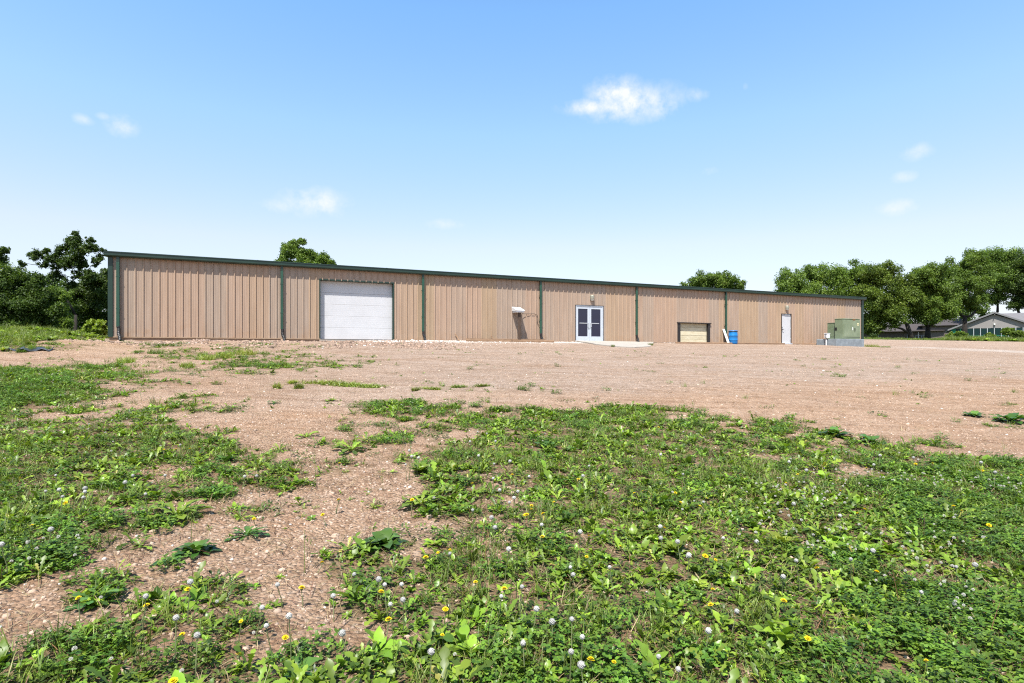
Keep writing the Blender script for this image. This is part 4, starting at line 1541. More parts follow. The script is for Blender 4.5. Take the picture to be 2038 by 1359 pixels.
tq = rng.uniform(-3, 24, 42000); pq = rng.uniform(0, 8, 42000)
xy = P0 + tq[:, None] * U + pq[:, None] * NV
k = rng.random(len(xy)) < rubble_w(xy[:, 0], xy[:, 1])
xy = xy[k]
M['rubble'] = plain('broken_brown_stone', (.27, .185, .135), .9, var=.3, scale=8, bump=.2, obj_var=.5)
pr = [proto_stone('rubble_stone', M['rubble'], 620 + i) for i in range(3)] + [proto_stone('limestone', M['stone_pale'], 630 + i) for i in range(3)]
wg = white_gravel_w(xy[:, 0], xy[:, 1])
ii = np.where(rng.random(len(xy)) < .03 + .5 * wg, rng.integers(3, 6, len(xy)), rng.integers(0, 3, len(xy)))
scatter('rubble', 'broken pinkish and white stones heaped along the foot of the wall', 'stones', pr, place(xy[:, 0], xy[:, 1]), rng.uniform(0, 6.28, len(xy)), rng.lognormal(-3.25, .38, len(xy)), ii, .5)
tq = np.concatenate([rng.uniform(9, 21, 2200), rng.uniform(20.5, 26, 900), rng.uniform(30, 33, 120)]); pq = np.concatenate([rng.exponential(.8, 2200), rng.uniform(.1, 1.4, 900), rng.uniform(.1, .6, 120)])
xy = P0 + tq[:, None] * U + pq[:, None] * NV
scatter('white_gravel', 'white crushed stone strewn below the overhead door and wall', 'gravel', pr[3:], place(xy[:, 0], xy[:, 1]), rng.uniform(0, 6.28, len(xy)), rng.lognormal(-3.75, .35, len(xy)), rng.integers(0, 3, len(xy)), .4)

# taller grass: bank at the left end, strip beyond the lot, tufts by the wall
gp = [proto_grass('tall_grass', M['leaf_grass'], 440 + i, 40, .16, .22, .55, .012, .8) for i in range(3)] + [proto_grass('lime_grass', M['leaf_lime'], 450 + i, 40, .16, .15, .40, .012, .8) for i in range(2)]
gp += [proto_rosette('tall_leafy_weed', 'dock', M['leaf_dandelion'], 16, .18, .36, 25, 80, 460 + i) for i in range(2)]
n = 9500
tq, pq = rng.uniform(-15, .6, n), rng.uniform(-7, 11.5, n)
xy = P0 + tq[:, None] * U + pq[:, None] * NV
w = sstep(-.1, -1.2, tq + (fbm(xy[:, 0] * .7, xy[:, 1] * .7, 61, 3) - .5) * 2.0) * sstep(11.5, 9.0, pq + (fbm(xy[:, 0] * .7, xy[:, 1] * .7, 62, 3) - .5) * 3)
xy = xy[rng.random(n) < w]
scatter('bank_grass', 'bright green grass and weeds on the bank beside the building', 'grass', gp, place(xy[:, 0], xy[:, 1], .01), rng.uniform(0, 6.28, len(xy)), rng.uniform(.35, .8, len(xy)), rng.choice(7, len(xy), p=[.10, .10, .10, .10, .10, .25, .25]))
n = 9000
tq, pq = rng.uniform(44, 140, n), rng.uniform(-26, -10.5, n)
xy = P0 + tq[:, None] * U + pq[:, None] * NV
pxx, _ = pix(xy[:, 0], xy[:, 1])
tall = sstep(1840, 1920, pxx)
w = sstep(-10.8, -12.2, pq + (fbm(xy[:, 0] * .25, xy[:, 1] * .25, 63, 3) - .5) * 1.6) * (.35 + .65 * tall)
k = rng.random(n) < w
xy = xy[k]
scatter('verge_grass', 'rough tall grass on the far verge before the houses', 'grass', gp, place(xy[:, 0], xy[:, 1], .01), rng.uniform(0, 6.28, len(xy)), rng.uniform(.5, 1.1, len(xy)) * (.6 + 1.0 * tall[k]), rng.choice(7, len(xy), p=[.2, .2, .2, .05, .05, .15, .15]))

# ------------------------------------------------------------------ dandelion heads, counted one by one
def crop(x0, y0, s, pts): return [(x0 + a / s, y0 + b / s) for a, b in pts]


CLOCKS = (crop(1478, 980, 3.585, [(365, 80), (695, 165), (100, 350), (382, 485), (290, 600), (930, 415), (772, 475), (1275, 710), (1525, 530), (1660, 515)])
          + crop(1000, 980, 3.585, [(85, 37), (50, 70), (45, 403), (140, 672), (243, 830), (147, 1075), (485, 533), (505, 585), (765, 532), (495, 903), (355, 922), (570, 1030), (1470, 985), (1672, 847), (1115, 1170), (490, 1135), (562, 1230), (555, 280), (1250, 350), (1330, 447), (1125, 243), (1435, 67), (1575, 325), (280, 230), (1130, 325), (1255, 1260)])
          + crop(500, 980, 3.585, [(1580, 125), (1715, 178), (1740, 248), (1418, 435), (735, 583), (910, 618), (953, 657), (1073, 655), (1083, 765), (993, 797), (585, 737), (187, 657), (78, 820), (270, 880), (108, 950), (650, 1003), (1785, 740), (1285, 1135)])
          + crop(0, 980, 3.585, [(595, 35), (363, 262), (10, 370), (1358, 637), (1040, 740), (1257, 893), (1407, 1018)])
          + crop(700, 660, 2.911, [(333, 688), (348, 722), (387, 730), (313, 770), (735, 718), (833, 634), (917, 750), (1028, 838), (825, 765), (963, 925), (940, 962), (857, 917), (820, 850), (1375, 777), (1340, 835), (730, 580), (783, 590), (685, 636), (1790, 712), (1920, 825)])
          + crop(0, 660, 2.911, [(323, 832), (770, 833), (957, 832), (725, 872), (265, 923), (343, 915), (493, 907), (492, 927), (483, 960), (363, 955), (1418, 838), (1487, 835), (843, 940), (1045, 655)])
          + crop(1400, 660, 3.194, [(1123, 786), (545, 827), (1083, 845), (1335, 800), (1855, 893), (655, 880), (1765, 830)]))
BLOOMS = (crop(1478, 980, 3.585, [(820, 152), (870, 122), (1505, 100), (1562, 130), (1757, 235), (530, 540), (293, 775), (955, 568), (465, 1043), (1310, 1200)])
          + crop(1000, 980, 3.585, [(207, 95), (208, 122), (367, 68), (160, 160), (290, 153), (600, 460), (840, 385), (1272, 72), (1500, 692), (1487, 803), (630, 1195), (1447, 455), (1520, 482), (795, 1210), (1155, 255), (285, 317), (617, 310), (1410, 97)])
          + crop(500, 980, 3.585, [(623, 55), (1148, 53), (510, 160), (20, 190), (505, 502), (360, 682), (925, 712), (980, 908), (1385, 835), (1363, 1018), (243, 1037), (1600, 640), (1805, 690), (1418, 410), (1333, 430), (1245, 465), (1965, 160)])
          + crop(0, 980, 3.585, [(467, 75), (228, 235), (1812, 188), (1340, 692), (1720, 920), (1300, 1015), (1707, 1162), (1235, 1350), (560, 755), (1045, 808)])
          + crop(700, 660, 2.911, [(740, 625), (822, 685), (350, 975), (930, 830), (1313, 855), (1513, 850), (1685, 925), (1637, 937), (1875, 935), (1778, 555), (700, 880)])
          + crop(0, 660, 2.911, [(1020, 683), (1100, 680), (950, 683), (1967, 763), (1963, 975)])
          + crop(1400, 660, 3.194, [(740, 741), (1457, 838), (1348, 842), (1035, 867), (600, 908), (525, 963), (870, 1013), (2020, 912), (1775, 885), (20, 1060)]))


def fluff_mesh():
    mb = MB()
    n = 95
    for i in range(n):
        z = 1 - 2 * (i + .5) / n
        if z < -.86:
            continue
        r = math.sqrt(1 - z * z); w = i * 2.399963
        d = Vector((r * math.cos(w), r * math.sin(w), z))
        c = d * (.0185 + .002 * math.sin(i * 3.1))
        a = d.orthogonal().normalized(); b = d.cross(a)
        rr = .0042
        k = 5
        vs = [c - d * .0016] + [c + (a * math.cos(6.283 * j / k + i) + b * math.sin(6.283 * j / k + i)) * rr for j in range(k)]
        mb.add(vs, [(0, 1 + j, 1 + (j + 1) % k) for j in range(k)])
        mb.add([d * .004, c, c + a * .0006], [(0, 1, 2)])
    return mb.mesh('fluff', M['seed'])


def core_mesh():
    return MB().lathe([(.0, -.012), (.006, -.010), (.0075, -.003), (.006, .004), (0, .006)], 8).mesh('core', M['seed_core'])


def stem_mesh(k):
    r = random.Random(900 + k)
    bx, by = r.uniform(-.025, .025), r.uniform(-.025, .025)
    return MB().tube([(-bx, -by, -1.0), (-bx * .9, -by * .9, -.6), (-bx * .3, -by * .3, -.25), (0, 0, -.005)], [.0028, .0026, .0024, .0022], 5).mesh('stem', M['stem'])


def petals_mesh():
    mb = MB()
    r = random.Random(77)
    for ring, (n, ln, pit, z) in enumerate(((20, .020, .15, 0), (18, .017, .45, .002), (14, .013, .8, .004), (8, .008, 1.2, .006))):
        for i in range(n):
            w = 6.283 * i / n + ring * .2 + r.uniform(-.08, .08)
            c, s = math.cos(w), math.sin(w)
            h = .0023
            e = Vector((c * math.cos(pit), s * math.cos(pit), math.sin(pit))) * ln
            t = Vector((-s, c, 0)) * h
            b = Vector((0, 0, z))
            mb.add([b - t * .4, b + t * .4, b + e + t, b + e - t], [(0, 1, 2, 3)])
    return mb.mesh('petals', M['yellow'])


FLUFF, CORE, PETALS = fluff_mesh(), core_mesh(), petals_mesh()
STEMS = [stem_mesh(k) for k in range(4)]
CALYX = MB().lathe([(.0, -.016), (.007, -.012), (.009, -.004), (.010, .001), (.0, .002)], 8).mesh('calyx', M['stem'])


ORD = ['first', 'second', 'third', 'fourth', 'fifth', 'sixth', 'seventh', 'eighth', 'ninth', 'tenth', 'eleventh', 'twelfth', 'thirteenth', 'fourteenth']


def head_labels(heads, what):
    """which one: the wall feature it grows below, how far up the slope, its place from the left there"""
    bins = {}
    for i, (px, py) in enumerate(heads):
        up = 'far up the slope' if py < 930 else 'midway up the slope' if py < 1060 else 'in the lower weeds' if py < 1180 else 'near the bottom edge'
        lm = next(n for lim, n in ((430, 'first wall bay'), (800, 'overhead door'), (1100, 'utility post'), (1300, 'glazed double door'), (1500, 'blue barrel'), (1700, 'service door'), (9999, 'green transformer')) if px < lim)
        bins.setdefault((up, lm), []).append((px, i))
    out = {}
    for (up, lm), lst in bins.items():
        for k, (px, i) in enumerate(sorted(lst)):
            out[i] = '%s%s %s below the %s' % (what, (', %s from left' % ORD[k]) if len(lst) > 1 else '', up, lm)
    return out


CLOCK_LABELS, BLOOM_LABELS = head_labels(CLOCKS, 'white dandelion clock'), head_labels(BLOOMS, 'yellow dandelion flower')
for i, (px, py) in enumerate(CLOCKS):
    lift = R.uniform(.12, .22)
    g = at(px, py, lift)
    o = empty('dandelion_clock', (g[0], g[1], g[2] + lift), R.uniform(0, 6.28))
    tag(o, CLOCK_LABELS[i], 'dandelion', 'dandelion clocks over the weeds')
    s = R.uniform(.5, .85)
    link_mesh('fluff', FLUFF, o, scale=(s, s, s)); link_mesh('core', CORE, o)
    link_mesh('stem', STEMS[i % 4], o, (0, 0, -.008), scale=(1, 1, lift))
for i, (px, py) in enumerate(BLOOMS):
    lift = R.uniform(.05, .12)
    g = at(px, py, lift)
    o = empty('dandelion_bloom', (g[0], g[1], g[2] + lift), R.uniform(0, 6.28))
    tag(o, BLOOM_LABELS[i], 'dandelion', 'yellow dandelion flowers in the weeds')
    s = R.uniform(.5, .95)
    h = empty('flower_head'); h.parent = o; h.rotation_euler = (R.uniform(-.5, .3), R.uniform(-.4, .4), 0); h.scale = (s, s, s)
    link_mesh('petals', PETALS, h); link_mesh('calyx', CALYX, h)
    link_mesh('stem', STEMS[i % 4], o, (0, 0, -.012), scale=(1, 1, lift))

# white clover flowers, the countless small ones
def clover_flower(seed):
    r = random.Random(seed)
    mb = MB()
    for i in range(26):
        z = 1 - 1.5 * (i + .5) / 26
        rr = math.sqrt(max(0, 1 - z * z)); w = i * 2.4
        d = Vector((rr * math.cos(w), rr * math.sin(w), z))
        a = d.orthogonal().normalized(); b = d.cross(a)
        c = d * .0065
        mb.add([c + a * .0022, c + b * .0022, c - a * .0022, c - b * .0022, c + d * .005], [(0, 1, 4), (1, 2, 4), (2, 3, 4), (3, 0, 4)])
    return mb.mesh('clover_flower', M['clover_white'])


def flower_w(x, y):
    px, py = pix(x, y)
    reg = np.maximum(sstep(1380, 1620, px) * sstep(930, 990, py) * sstep(1330, 1200, py), .8 * sstep(230, 120, px) * sstep(1030, 1070, py) * sstep(1210, 1160, py))
    reg = np.maximum(reg, .35 * sstep(120, 40, px) * sstep(890, 920, py) * sstep(985, 950, py))
    reg = np.maximum(reg, .10)
    return growth(x, y) * reg * sstep(.46, .64, fbm(x * 1.2, y * 1.2, 111, 3))


x, y = layered([(2, 7, 75), (7, 12, 45)], flower_w)
lift = rng.uniform(.07, .12, len(x))
pts = place(x, y); pts[:, 2] += lift
scatter('clover_flowers', 'many small white clover flowers above the clover leaves', 'flowers', [clover_flower(i) for i in range(3)], pts, rng.uniform(0, 6.28, len(x)), rng.uniform(.7, 1.15, len(x)), rng.integers(0, 3, len(x)), .3)
print('clover flowers', len(x))

# ------------------------------------------------------------------ single plants that stand out
def big_plant(px, py, diam_px, kind, mat, nleaf, label, pit=(15, 60), group=None, name='broadleaf_plant', cat='plant'):
    g = at(px, py)
    rad = diam_px / 2 * math.hypot(g[0], g[1]) / F
    o = empty(name, (g[0], g[1], g[2] - .005), R.uniform(0, 6.28))
    tag(o, label, cat, group)
    meshes = []
    for k in range(4):
        pitch = math.radians(pit[0] + (pit[1] - pit[0]) * k / 3)
        meshes.append(rosette_leaf(kind, 1.0, .2 + .2 * k, pitch, .55 + .25 * k).mesh('leaf', mat))
    for i in range(nleaf):
        s = rad * R.uniform(.75, 1.2) * (1.0 - .25 * (i / nleaf))
        k = min(3, int(4 * i / nleaf + R.uniform(-.4, .6))) if i else 0
        link_mesh('leaf', meshes[max(k, 0)], o, rot=(R.uniform(-.2, .2), 0, i * 2.399 + R.uniform(-.25, .25)), scale=(s, s * R.uniform(.85, 1.25), s))
    return o


PL, DK, DN = M['leaf_plantain'], M['leaf_dock'], M['leaf_dandelion']
big_plant(765, 1083, 104, 'dock', DK, 20, 'dark green broad-leaved plant alone on bare dirt, larger of two side by side')
big_plant(866, 1086, 66, 'plantain', PL, 18, 'bright green ribbed plantain rosette on bare dirt beside the darker broad-leaved plant')
big_plant(352, 1028, 125, 'dandelion', DN, 26, 'wide ragged dandelion rosette on bare soil in the left half')
big_plant(492, 1065, 76, 'dandelion', DK, 22, 'compact dark rosette standing alone on bare soil with a yellow flower above')
big_plant(390, 1098, 92, 'plantain', DK, 20, 'low dark plantain spreading sideways over bare dirt below the ragged rosette')
big_plant(345, 1118, 62, 'plantain', DK, 12, 'pale flattened plantain leaves at the tip of the low dark plantain')
big_plant(190, 1198, 100, 'dandelion', DK, 20, 'dark low weed clump on pebbly dirt near the lower left')
big_plant(838, 1005, 105, 'dandelion', DN, 26, 'bushy dandelion with one yellow flower at the edge of the bare dirt')
big_plant(590, 1335, 96, 'dock', DK, 12, 'large dark cabbage-like plant cut by the bottom edge')
big_plant(940, 1305, 105, 'plantain', PL, 16, 'big yellow-green plantain with long upright leaves near the bottom edge', (35, 75))
big_plant(880, 1345, 70, 'plantain', PL, 12, 'yellow-green plantain leaves just left of the biggest yellow-green plant', (35, 75))
big_plant(1318, 1262, 62, 'plantain', PL, 9, 'single large ribbed plantain with a wide upright leaf in dense weeds', (40, 75))
big_plant(1090, 893, 62, 'dock', DK, 14, 'broad dark dock plant rising behind the dandelion patch', (30, 70))
big_plant(1135, 897, 44, 'dock', DK, 10, 'smaller dark dock plant right beside the rising dock plant', (25, 65))
big_plant(840, 940, 66, 'dock', DN, 14, 'lime green leafy plant in the weeds above the bare middle patch', (35, 75))
big_plant(700, 897, 84, 'dandelion', DN, 22, 'bushy dandelion island on bare soil left of the middle patch')
big_plant(610, 870, 56, 'dandelion', DN, 16, 'small dandelion island above the bushy one on bare soil')
big_plant(450, 920, 46, 'dock', DK, 10, 'upright dark leaves sticking up in the left weeds', (45, 80))
big_plant(545, 803, 32, 'dandelion', DK, 14, 'tiny dark rosette alone on the gravel slope')
big_plant(1545, 855, 42, 'dandelion', DK, 16, 'dark rosette alone on gravel just beyond the weed edge')
big_plant(1502, 870, 30, 'dandelion', DK, 12, 'little dark rosette on gravel left of the lone dark rosette')
big_plant(1500, 846, 30, 'dandelion', DK, 12, 'little dark rosette on gravel above its twin near the weed edge')
big_plant(1940, 829, 42, 'dock', DK, 14, 'dark leafy weed alone on gravel near the right edge')
big_plant(2012, 840, 62, 'plantain', DK, 20, 'larger leafy weed on gravel at the right edge of the photo')
big_plant(1985, 833, 30, 'dandelion', DK, 12, 'small weed between the two leafy weeds at the right edge')
big_plant(1660, 868, 66, 'dock', DK, 16, 'broad leafy weed on the far weed border nearest the dark rosettes')
big_plant(1610, 873, 60, 'dandelion', DN, 16, 'spiky weed on the far weed border beside the broad leafy one')
big_plant(1735, 882, 60, 'dock', DK, 14, 'broad leafy weed on the far weed border below the open gravel')
big_plant(1555, 1085, 70, 'plantain', M['leaf_lime'], 12, 'yellow-green spiky plantain in clover right of the centre', (40, 80))
big_plant(1725, 1105, 80, 'plantain', PL, 14, 'bright plantain rosette among white clover on the right', (30, 70))
big_plant(1640, 955, 56, 'plantain', PL, 12, 'bright green plantain beside the bare strip in the right weeds', (30, 70))

# bright grass clumps out on the gravel slope
CL = [(552, 773, 14, 'small round lime grass clump on gravel, leftmost of the row'), (595, 773, 15, 'small lime grass clump on gravel, second of the row'),
      (583, 762, 17, 'thin lime grass clump behind the two small round clumps'), (640, 763, 36, 'lime grass clump at the left end of the long bright strip'),
      (672, 766, 40, 'lime grass clump in the middle of the long bright strip'), (705, 769, 36, 'lime grass clump near the right end of the long bright strip'),
      (740, 771, 28, 'lime grass clump at the right end of the long bright strip'),
      (828, 776, 18, 'lime grass clump right of the long bright strip'), (858, 775, 18, 'darker lime grass clump furthest right in the row'),
      (915, 771, 18, 'thin olive grass clump on the open gravel'), (960, 769, 18, 'thin olive grass clump at the end of the line on open gravel'),
      (410, 716, 30, 'lime grass clump on rubble below the first wall bay'), (450, 712, 34, 'wide lime grass clump on rubble below the first wall bay'),
      (490, 706, 34, 'lime grass patch on rubble nearest the overhead door'), (250, 722, 30, 'lime grass clump on rubble below the near corner'),
      (320, 688, 34, 'green grass clump right at the foot of the near wall'), (310, 704, 26, 'green grass clump below the one at the foot of the wall'),
      (372, 731, 26, 'lime grass clump at the lower edge of the rubble'), (545, 727, 24, 'low green clump on gravel right of the rubble'),
      (600, 677, 20, 'small weed tuft on white stone left of the overhead door'), (735, 674, 16, 'small weed tuft at the sill of the overhead door'),
      (713, 676, 9, 'tiny weed at the sill of the overhead door'), (1800, 692, 1, ''),
      (1735, 690, 26, 'yellowish grass clump at the corner of the concrete pad'), (1760, 691, 20, 'yellowish grass tail right of the concrete pad'),
      (1220, 690, 8, 'tiny green tuft at the edge of the concrete slab'), (1295, 687, 10, 'small green tuft where the concrete slab ends')]
for i, (px, py, dp, lab) in enumerate(CL):
    if not lab:
        continue
    g = at(px, py)
    rad = dp / 2 * math.hypot(g[0], g[1]) / F
    rad = max(rad, .06)
    me = proto_grass('grass_clump', M['leaf_lime'] if 'green' not in lab and 'weed' not in lab and 'olive' not in lab else M['leaf_grass'], 470 + i, int(110 + 800 * rad), rad, .06, .15 + min(.14, rad * .45), .009 + .004 * min(1, rad), .8)
    o = link_mesh('grass_clump', me, None, (g[0], g[1], g[2] - .01), (0, 0, R.uniform(0, 6.28)), (1, .6, 1) if dp > 24 else (1, 1, 1))
    if 'thin' in lab or 'right' in lab:
        o.scale = (2.0, .8, .55)
    if dp > 24:
        o.rotation_euler = (0, 0, WALL_RZ * .3)
    tag(o, lab, 'grass clump', 'grass clumps on the gravel')

# ------------------------------------------------------------------ trees
M['crown_dark'] = leaf_material('dark_tree_leaf', (.024, .050, .010), (.095, .155, .026), (.18, .235, .045), rough=.55, trans=.34, spec=.25, vary=.35)
M['crown_mid'] = leaf_material('mid_green_tree_leaf', (.058, .115, .020), (.195, .285, .048), (.30, .36, .08), rough=.55, trans=.36, spec=.25, vary=.35)
M['crown_yellow'] = leaf_material('yellowish_tree_leaf', (.064, .118, .020), (.215, .300, .048), (.32, .37, .08), rough=.55, trans=.36, spec=.25, vary=.35)
M['shrub'] = leaf_material('sumac_leaf', (.12, .19, .02), (.34, .44, .06), rough=.5, trans=.4, vary=.2)


def make_tree(name, label, cat, px0, d, lobes, leaf_n, leaf_size, mat, seed, group=None, trunk_r=.22, fork=.35, sub=30, spread=.42, lean=0.0, depth=1.0, base_px=None):
    """lobes: (px, py, radius px) of the crown masses; each becomes clumps of leaves on limbs at its own depth"""
    r = np.random.default_rng(seed)
    x0, y0 = (px0 - CX) / F * d, d
    zb = float(terrain(x0, y0))
    m_ = d / F
    root = empty(name, (x0, y0, zb))
    tag(root, label, cat, group)
    cs, rs = [], []
    for (px, py, rp) in lobes:
        rad = rp * m_
        dy = r.uniform(-.6, .6) * rad * depth
        dd = d + dy
        cs.append(((px - CX) / F * dd - x0, dy, EYE + (HY - py) / F * dd - zb)); rs.append(rad)
    cs = np.array(cs); rs = np.array(rs)
    top = cs[:, 2].max()
    # limbs: every mass of leaves hangs on the nearest lower point of the growing skeleton
    mb = MB()
    fz = max(.8, top * fork)
    jx = r.uniform(-.15, .15)
    fpt = np.array((lean * .6 + jx, 0, fz))
    mb.tube([(0, 0, -.4), (lean * .25 + jx * .3, 0, fz * .4), fpt], [trunk_r * 1.35, trunk_r, trunk_r * .8], 9)
    nodes = [(np.array((lean * .25 + jx * .3, 0, fz * .4)), trunk_r * .7), (fpt, trunk_r * .78)]
    clumps = []
    for o_ in np.argsort(np.linalg.norm((cs - fpt) * (1, 1, .8), axis=1)):
        c, rad = cs[o_], rs[o_]
        cost = [np.linalg.norm(c - q) + (3.0 * max(0, q[2] - c[2] + .25 * rad)) for q, _ in nodes]
        k = int(np.argmin(cost))
        q0, w0 = nodes[k]
        ln = np.linalg.norm(c - q0)
        w = max(.03, min(w0 * .85, trunk_r * .72))
        side = r.normal(0, .10, 3) * ln
        m1 = q0 * .66 + c * .34 + side + (0, 0, .06 * ln); m2 = q0 * .32 + c * .68 + side * .6 + (0, 0, .08 * ln)
        mb.tube([q0, m1, m2, c], [w, w * .8, w * .58, w * .3], 6)
        nodes += [(m1, w * .75), (m2, w * .55), (c, w * .4)]
        for k in range(sub):
            dv = r.normal(0, 1, 3); dv /= np.linalg.norm(dv)
            q = c + dv * rad * r.uniform(.2, 1.0) * np.array((1, depth, .95))
            cr = rad * r.uniform(.18, spread)
            clumps.append((q, cr, c))
            if k % 2 == 0:
                mb.tube([m2 * .5 + c * .5, (c + q) / 2 + r.normal(0, .08, 3) * rad, q], [w * .3, w * .18, w * .08], 4, caps=False)
    mb.build('trunk', M['bark'], root, True)
    # leaves
    vol = np.array([c[1] ** 2 for c in clumps]); cnt = np.maximum(6, (1.85 * leaf_n * vol / vol.sum())).astype(int)
    P, T = [], []
    Nn = []
    for (q, cr, c), n in zip(clumps, cnt):
        dv = r.normal(0, 1, (n, 3)); dv /= np.linalg.norm(dv, axis=1)[:, None]
        rr = cr * r.uniform(.05, 1.0, n) ** .5 * r.choice((1.0, 1.0, 1.35, 1.35 + .5 * (seed == 10)), n)
        p = q + dv * rr[:, None] * np.array((1.05, 1.05, .92))
        P.append(p)
        nn = dv * .7 + np.array((0, 0, .5)) + r.normal(0, .7, (n, 3))
        Nn.append(nn / np.linalg.norm(nn, axis=1)[:, None])
        T.append(np.clip(r.uniform(0, 1) * .45 + r.uniform(0, .6, n), 0, 1))
    P = np.concatenate(P); Nn = np.concatenate(Nn); T = np.concatenate(T)
    ok = P[:, 2] > .15
    P, Nn, T = P[ok], Nn[ok], T[ok]
    n = len(P)
    a = np.cross(Nn, r.normal(0, 1, (n, 3))); a /= np.linalg.norm(a, axis=1)[:, None]
    b = np.cross(Nn, a)
    s = leaf_size * .95 * r.uniform(.55, 1.35, n)[:, None]
    droop = Nn * s * .18
    V = np.stack([P - a * s * .55 - droop, P - b * s * .34, P + a * s * .6 - droop, P + b * s * .34], 1).reshape(-1, 3)
    Fq = np.arange(4 * n).reshape(-1, 4)
    me = np_mesh('crown', V, Fq, mat, False, dict(tint=np.repeat(T, 4)))
    link_mesh('crown', me, root)
    return root


RT = 'trees beyond the gravel lot'
# right-hand group
make_tree('shade_tree', 'broad round tree rising behind the far end of the warehouse roof', 'tree', 1655, 84,
          [(1580, 560, 34), (1620, 548, 26), (1662, 552, 32), (1700, 546, 30), (1600, 592, 36), (1650, 595, 40), (1705, 585, 36), (1690, 618, 26), (1640, 625, 28), (1560, 580, 18)], 32000, .23, M['crown_mid'], 1, RT, .35)
make_tree('shade_tree', 'tree with low drooping branches just right of the warehouse corner', 'tree', 1815, 82,
          [(1740, 548, 28), (1765, 540, 24), (1790, 565, 28), (1735, 590, 32), (1780, 600, 34), (1745, 630, 30), (1730, 648, 18), (1785, 625, 24), (1815, 592, 26), (1752, 650, 9)], 32000, .22, M['crown_yellow'], 2, RT, .32, .22, lean=-1.2)
make_tree('shade_tree', 'tree with dark forked trunk in front of the brown house', 'tree', 1846, 84,
          [(1830, 555, 26), (1860, 546, 28), (1850, 580, 34), (1880, 575, 32), (1845, 612, 30), (1880, 612, 28), (1862, 628, 16), (1822, 618, 18)], 30000, .22, M['crown_mid'], 3, RT, .36, .2)
make_tree('shade_tree', 'tall tree standing left of the gabled house', 'tree', 1920, 88,
          [(1890, 548, 26), (1915, 530, 26), (1945, 525, 28), (1925, 560, 30), (1950, 565, 26), (1905, 590, 26), (1935, 600, 22), (1898, 618, 16), (1945, 615, 12)], 24000, .22, M['crown_mid'], 4, RT, .34, .3, spread=.36)
make_tree('shade_tree', 'tallest tree directly behind the gabled house roof', 'tree', 1978, 112,
          [(1955, 530, 32), (1985, 522, 34), (2015, 524, 34), (1965, 560, 30), (2000, 558, 32), (1985, 590, 24), (2025, 570, 26), (1955, 595, 18)], 26000, .26, M['crown_mid'], 5, RT, .45, .3, spread=.38)
make_tree('shade_tree', 'tree at the right edge behind the grey roof', 'tree', 2035, 108,
          [(2045, 530, 36), (2075, 525, 36), (2030, 565, 28), (2060, 575, 34), (2035, 598, 22), (2085, 590, 30), (2020, 605, 14)], 24000, .26, M['crown_dark'], 6, RT, .42, .3, spread=.38)
make_tree('shade_tree', 'dark tree filling the gap behind the brown house roof', 'tree', 1780, 150,
          [(1700, 600, 30), (1745, 590, 34), (1800, 590, 34), (1850, 595, 30), (1770, 630, 26), (1830, 630, 24), (1900, 605, 26), (1880, 635, 22), (1925, 630, 20), (1955, 622, 16), (1805, 648, 14), (1750, 650, 14)], 15000, .42, M['crown_dark'], 7, RT, .4, .3)
# behind the warehouse
make_tree('shade_tree', 'lone leafy treetop above the roof near the overhead door', 'tree', 600, 62,
          [(572, 500, 18), (585, 488, 14), (568, 522, 18), (600, 508, 18), (626, 512, 20), (645, 520, 16), (610, 530, 22), (600, 480, 9), (658, 525, 10), (580, 545, 26), (630, 548, 28)], 18000, .17, M['crown_mid'], 8, None, .3, .4)
make_tree('shade_tree', 'dome-shaped treetop above the roof beyond the boarded opening', 'tree', 1420, 92,
          [(1385, 562, 22), (1415, 558, 22), (1445, 560, 22), (1472, 570, 16), (1365, 574, 14), (1400, 585, 30), (1450, 588, 30), (1430, 552, 12)], 18000, .24, M['crown_mid'], 9, None, .35, .4)
# left group
LT = 'trees beyond the left end of the warehouse'
make_tree('shade_tree', 'open crooked tree with visible branches left of the warehouse', 'tree', 150, 50,
          [(150, 480, 16), (165, 492, 18), (128, 495, 14), (185, 495, 12), (200, 512, 8), (105, 515, 16), (80, 510, 14), (65, 507, 10), (135, 525, 18), (165, 525, 14), (112, 545, 16), (175, 548, 16), (45, 525, 8), (140, 565, 14), (150, 466, 9), (95, 498, 9), (118, 503, 10), (178, 478, 9), (190, 522, 9), (88, 528, 10), (150, 508, 14), (120, 530, 10), (205, 498, 7), (155, 545, 12)], 14000, .14, M['crown_dark'], 10, LT, .15, .30, sub=14, spread=.40)
make_tree('shade_tree', 'bushy dark tree beside the corner, below the open crooked tree', 'tree', 190, 54,
          [(190, 555, 22), (212, 545, 14), (180, 590, 26), (205, 600, 26), (165, 620, 24), (195, 635, 24), (160, 580, 20), (215, 570, 16)], 18000, .16, M['crown_dark'], 11, LT, .2, .3)
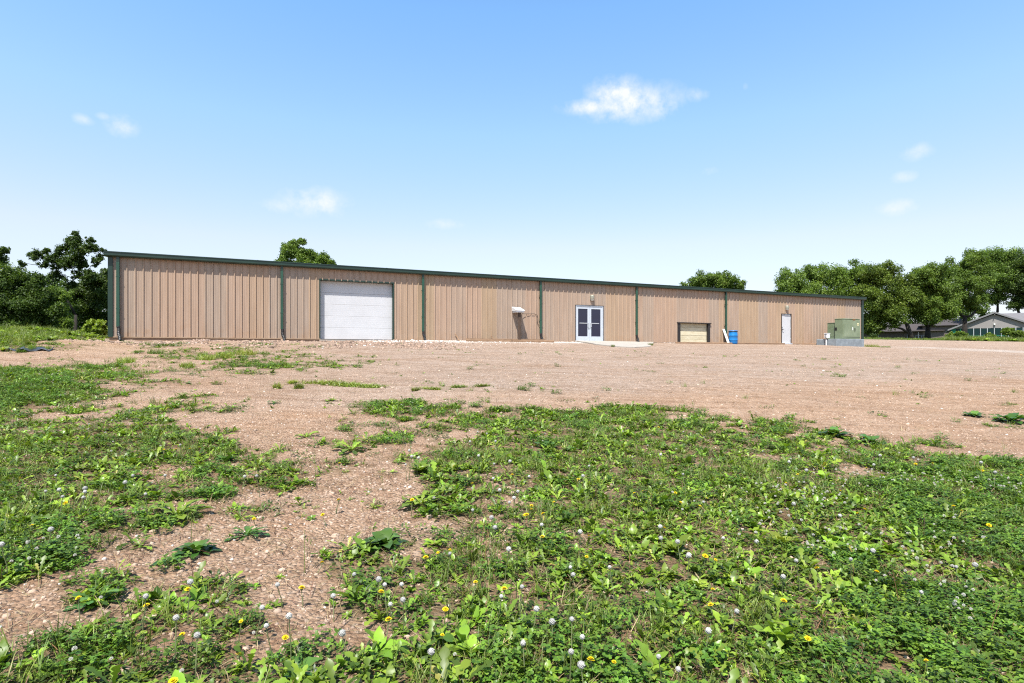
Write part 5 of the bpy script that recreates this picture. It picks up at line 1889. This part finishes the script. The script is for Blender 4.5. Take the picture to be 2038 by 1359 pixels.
make_tree('shade_tree', 'dark bushy tree filling the background between the left trees', 'tree', 100, 62,
          [(60, 590, 30), (100, 575, 28), (140, 590, 28), (180, 585, 28), (215, 600, 26), (80, 630, 34), (125, 630, 34), (170, 635, 34), (210, 640, 30), (40, 640, 34)], 22000, .2, M['crown_dark'], 15, LT, .2, .25)
make_tree('shade_tree', 'dense dark tree covering the left edge of the view', 'tree', 25, 44,
          [(15, 555, 34), (50, 565, 30), (10, 600, 40), (60, 605, 34), (95, 590, 22), (30, 640, 36), (80, 640, 30), (110, 620, 20), (0, 520, 16), (-40, 570, 50), (-45, 620, 50), (5, 498, 12), (75, 560, 18)], 36000, .14, M['crown_dark'], 12, LT, .25, .2)
make_tree('shade_tree', 'lighter leafy tree in the gap between the two dark left trees', 'tree', 112, 47,
          [(100, 600, 22), (120, 585, 18), (118, 625, 24), (100, 645, 20), (130, 648, 16), (85, 615, 18)], 13000, .14, M['crown_mid'], 13, LT, .14, .25)
make_tree('sumac_shrub', 'yellow-green shrub at the near corner of the warehouse', 'shrub', 190, 27.5,
          [(185, 653, 14), (200, 648, 12), (170, 660, 11), (208, 658, 9), (192, 664, 13), (180, 642, 8), (158, 664, 8)], 2600, .13, M['shrub'], 14, None, .03, .2)
# shrubs on the far verge
for i, (px, d, rp, py, lab) in enumerate([(1895, 80, 9, 669, 'low round shrub on the verge left of the gabled house'), (1912, 78, 10, 668, 'low round shrub at the corner of the gabled house'),
                                          (2008, 84, 10, 661, 'rounded shrub against the windows of the gabled house'), (2026, 80, 9, 667, 'low shrub at the right edge before the windows'), (1970, 80, 8, 671, 'small reddish shrub in the tall grass before the house'),
                                          (1738, 112, 8, 672, 'dark bush at the left end of the brown house')]):
    make_tree('verge_shrub', lab, 'shrub', px, d, [(px - rp * .5, py, rp * .8), (px + rp * .5, py, rp * .8), (px, py - rp * .3, rp * .8)], 1500, .2, M['crown_yellow'] if i != 5 else M['crown_dark'], 40 + i, 'shrubs on the far verge', .03, .3)
print('objects', len(bpy.data.objects), 'tris', sum(len(p.vertices) - 2 for me in bpy.data.meshes if len(me.polygons) < 400 for p in me.polygons) + sum(2 * len(me.polygons) for me in bpy.data.meshes if len(me.polygons) >= 400))
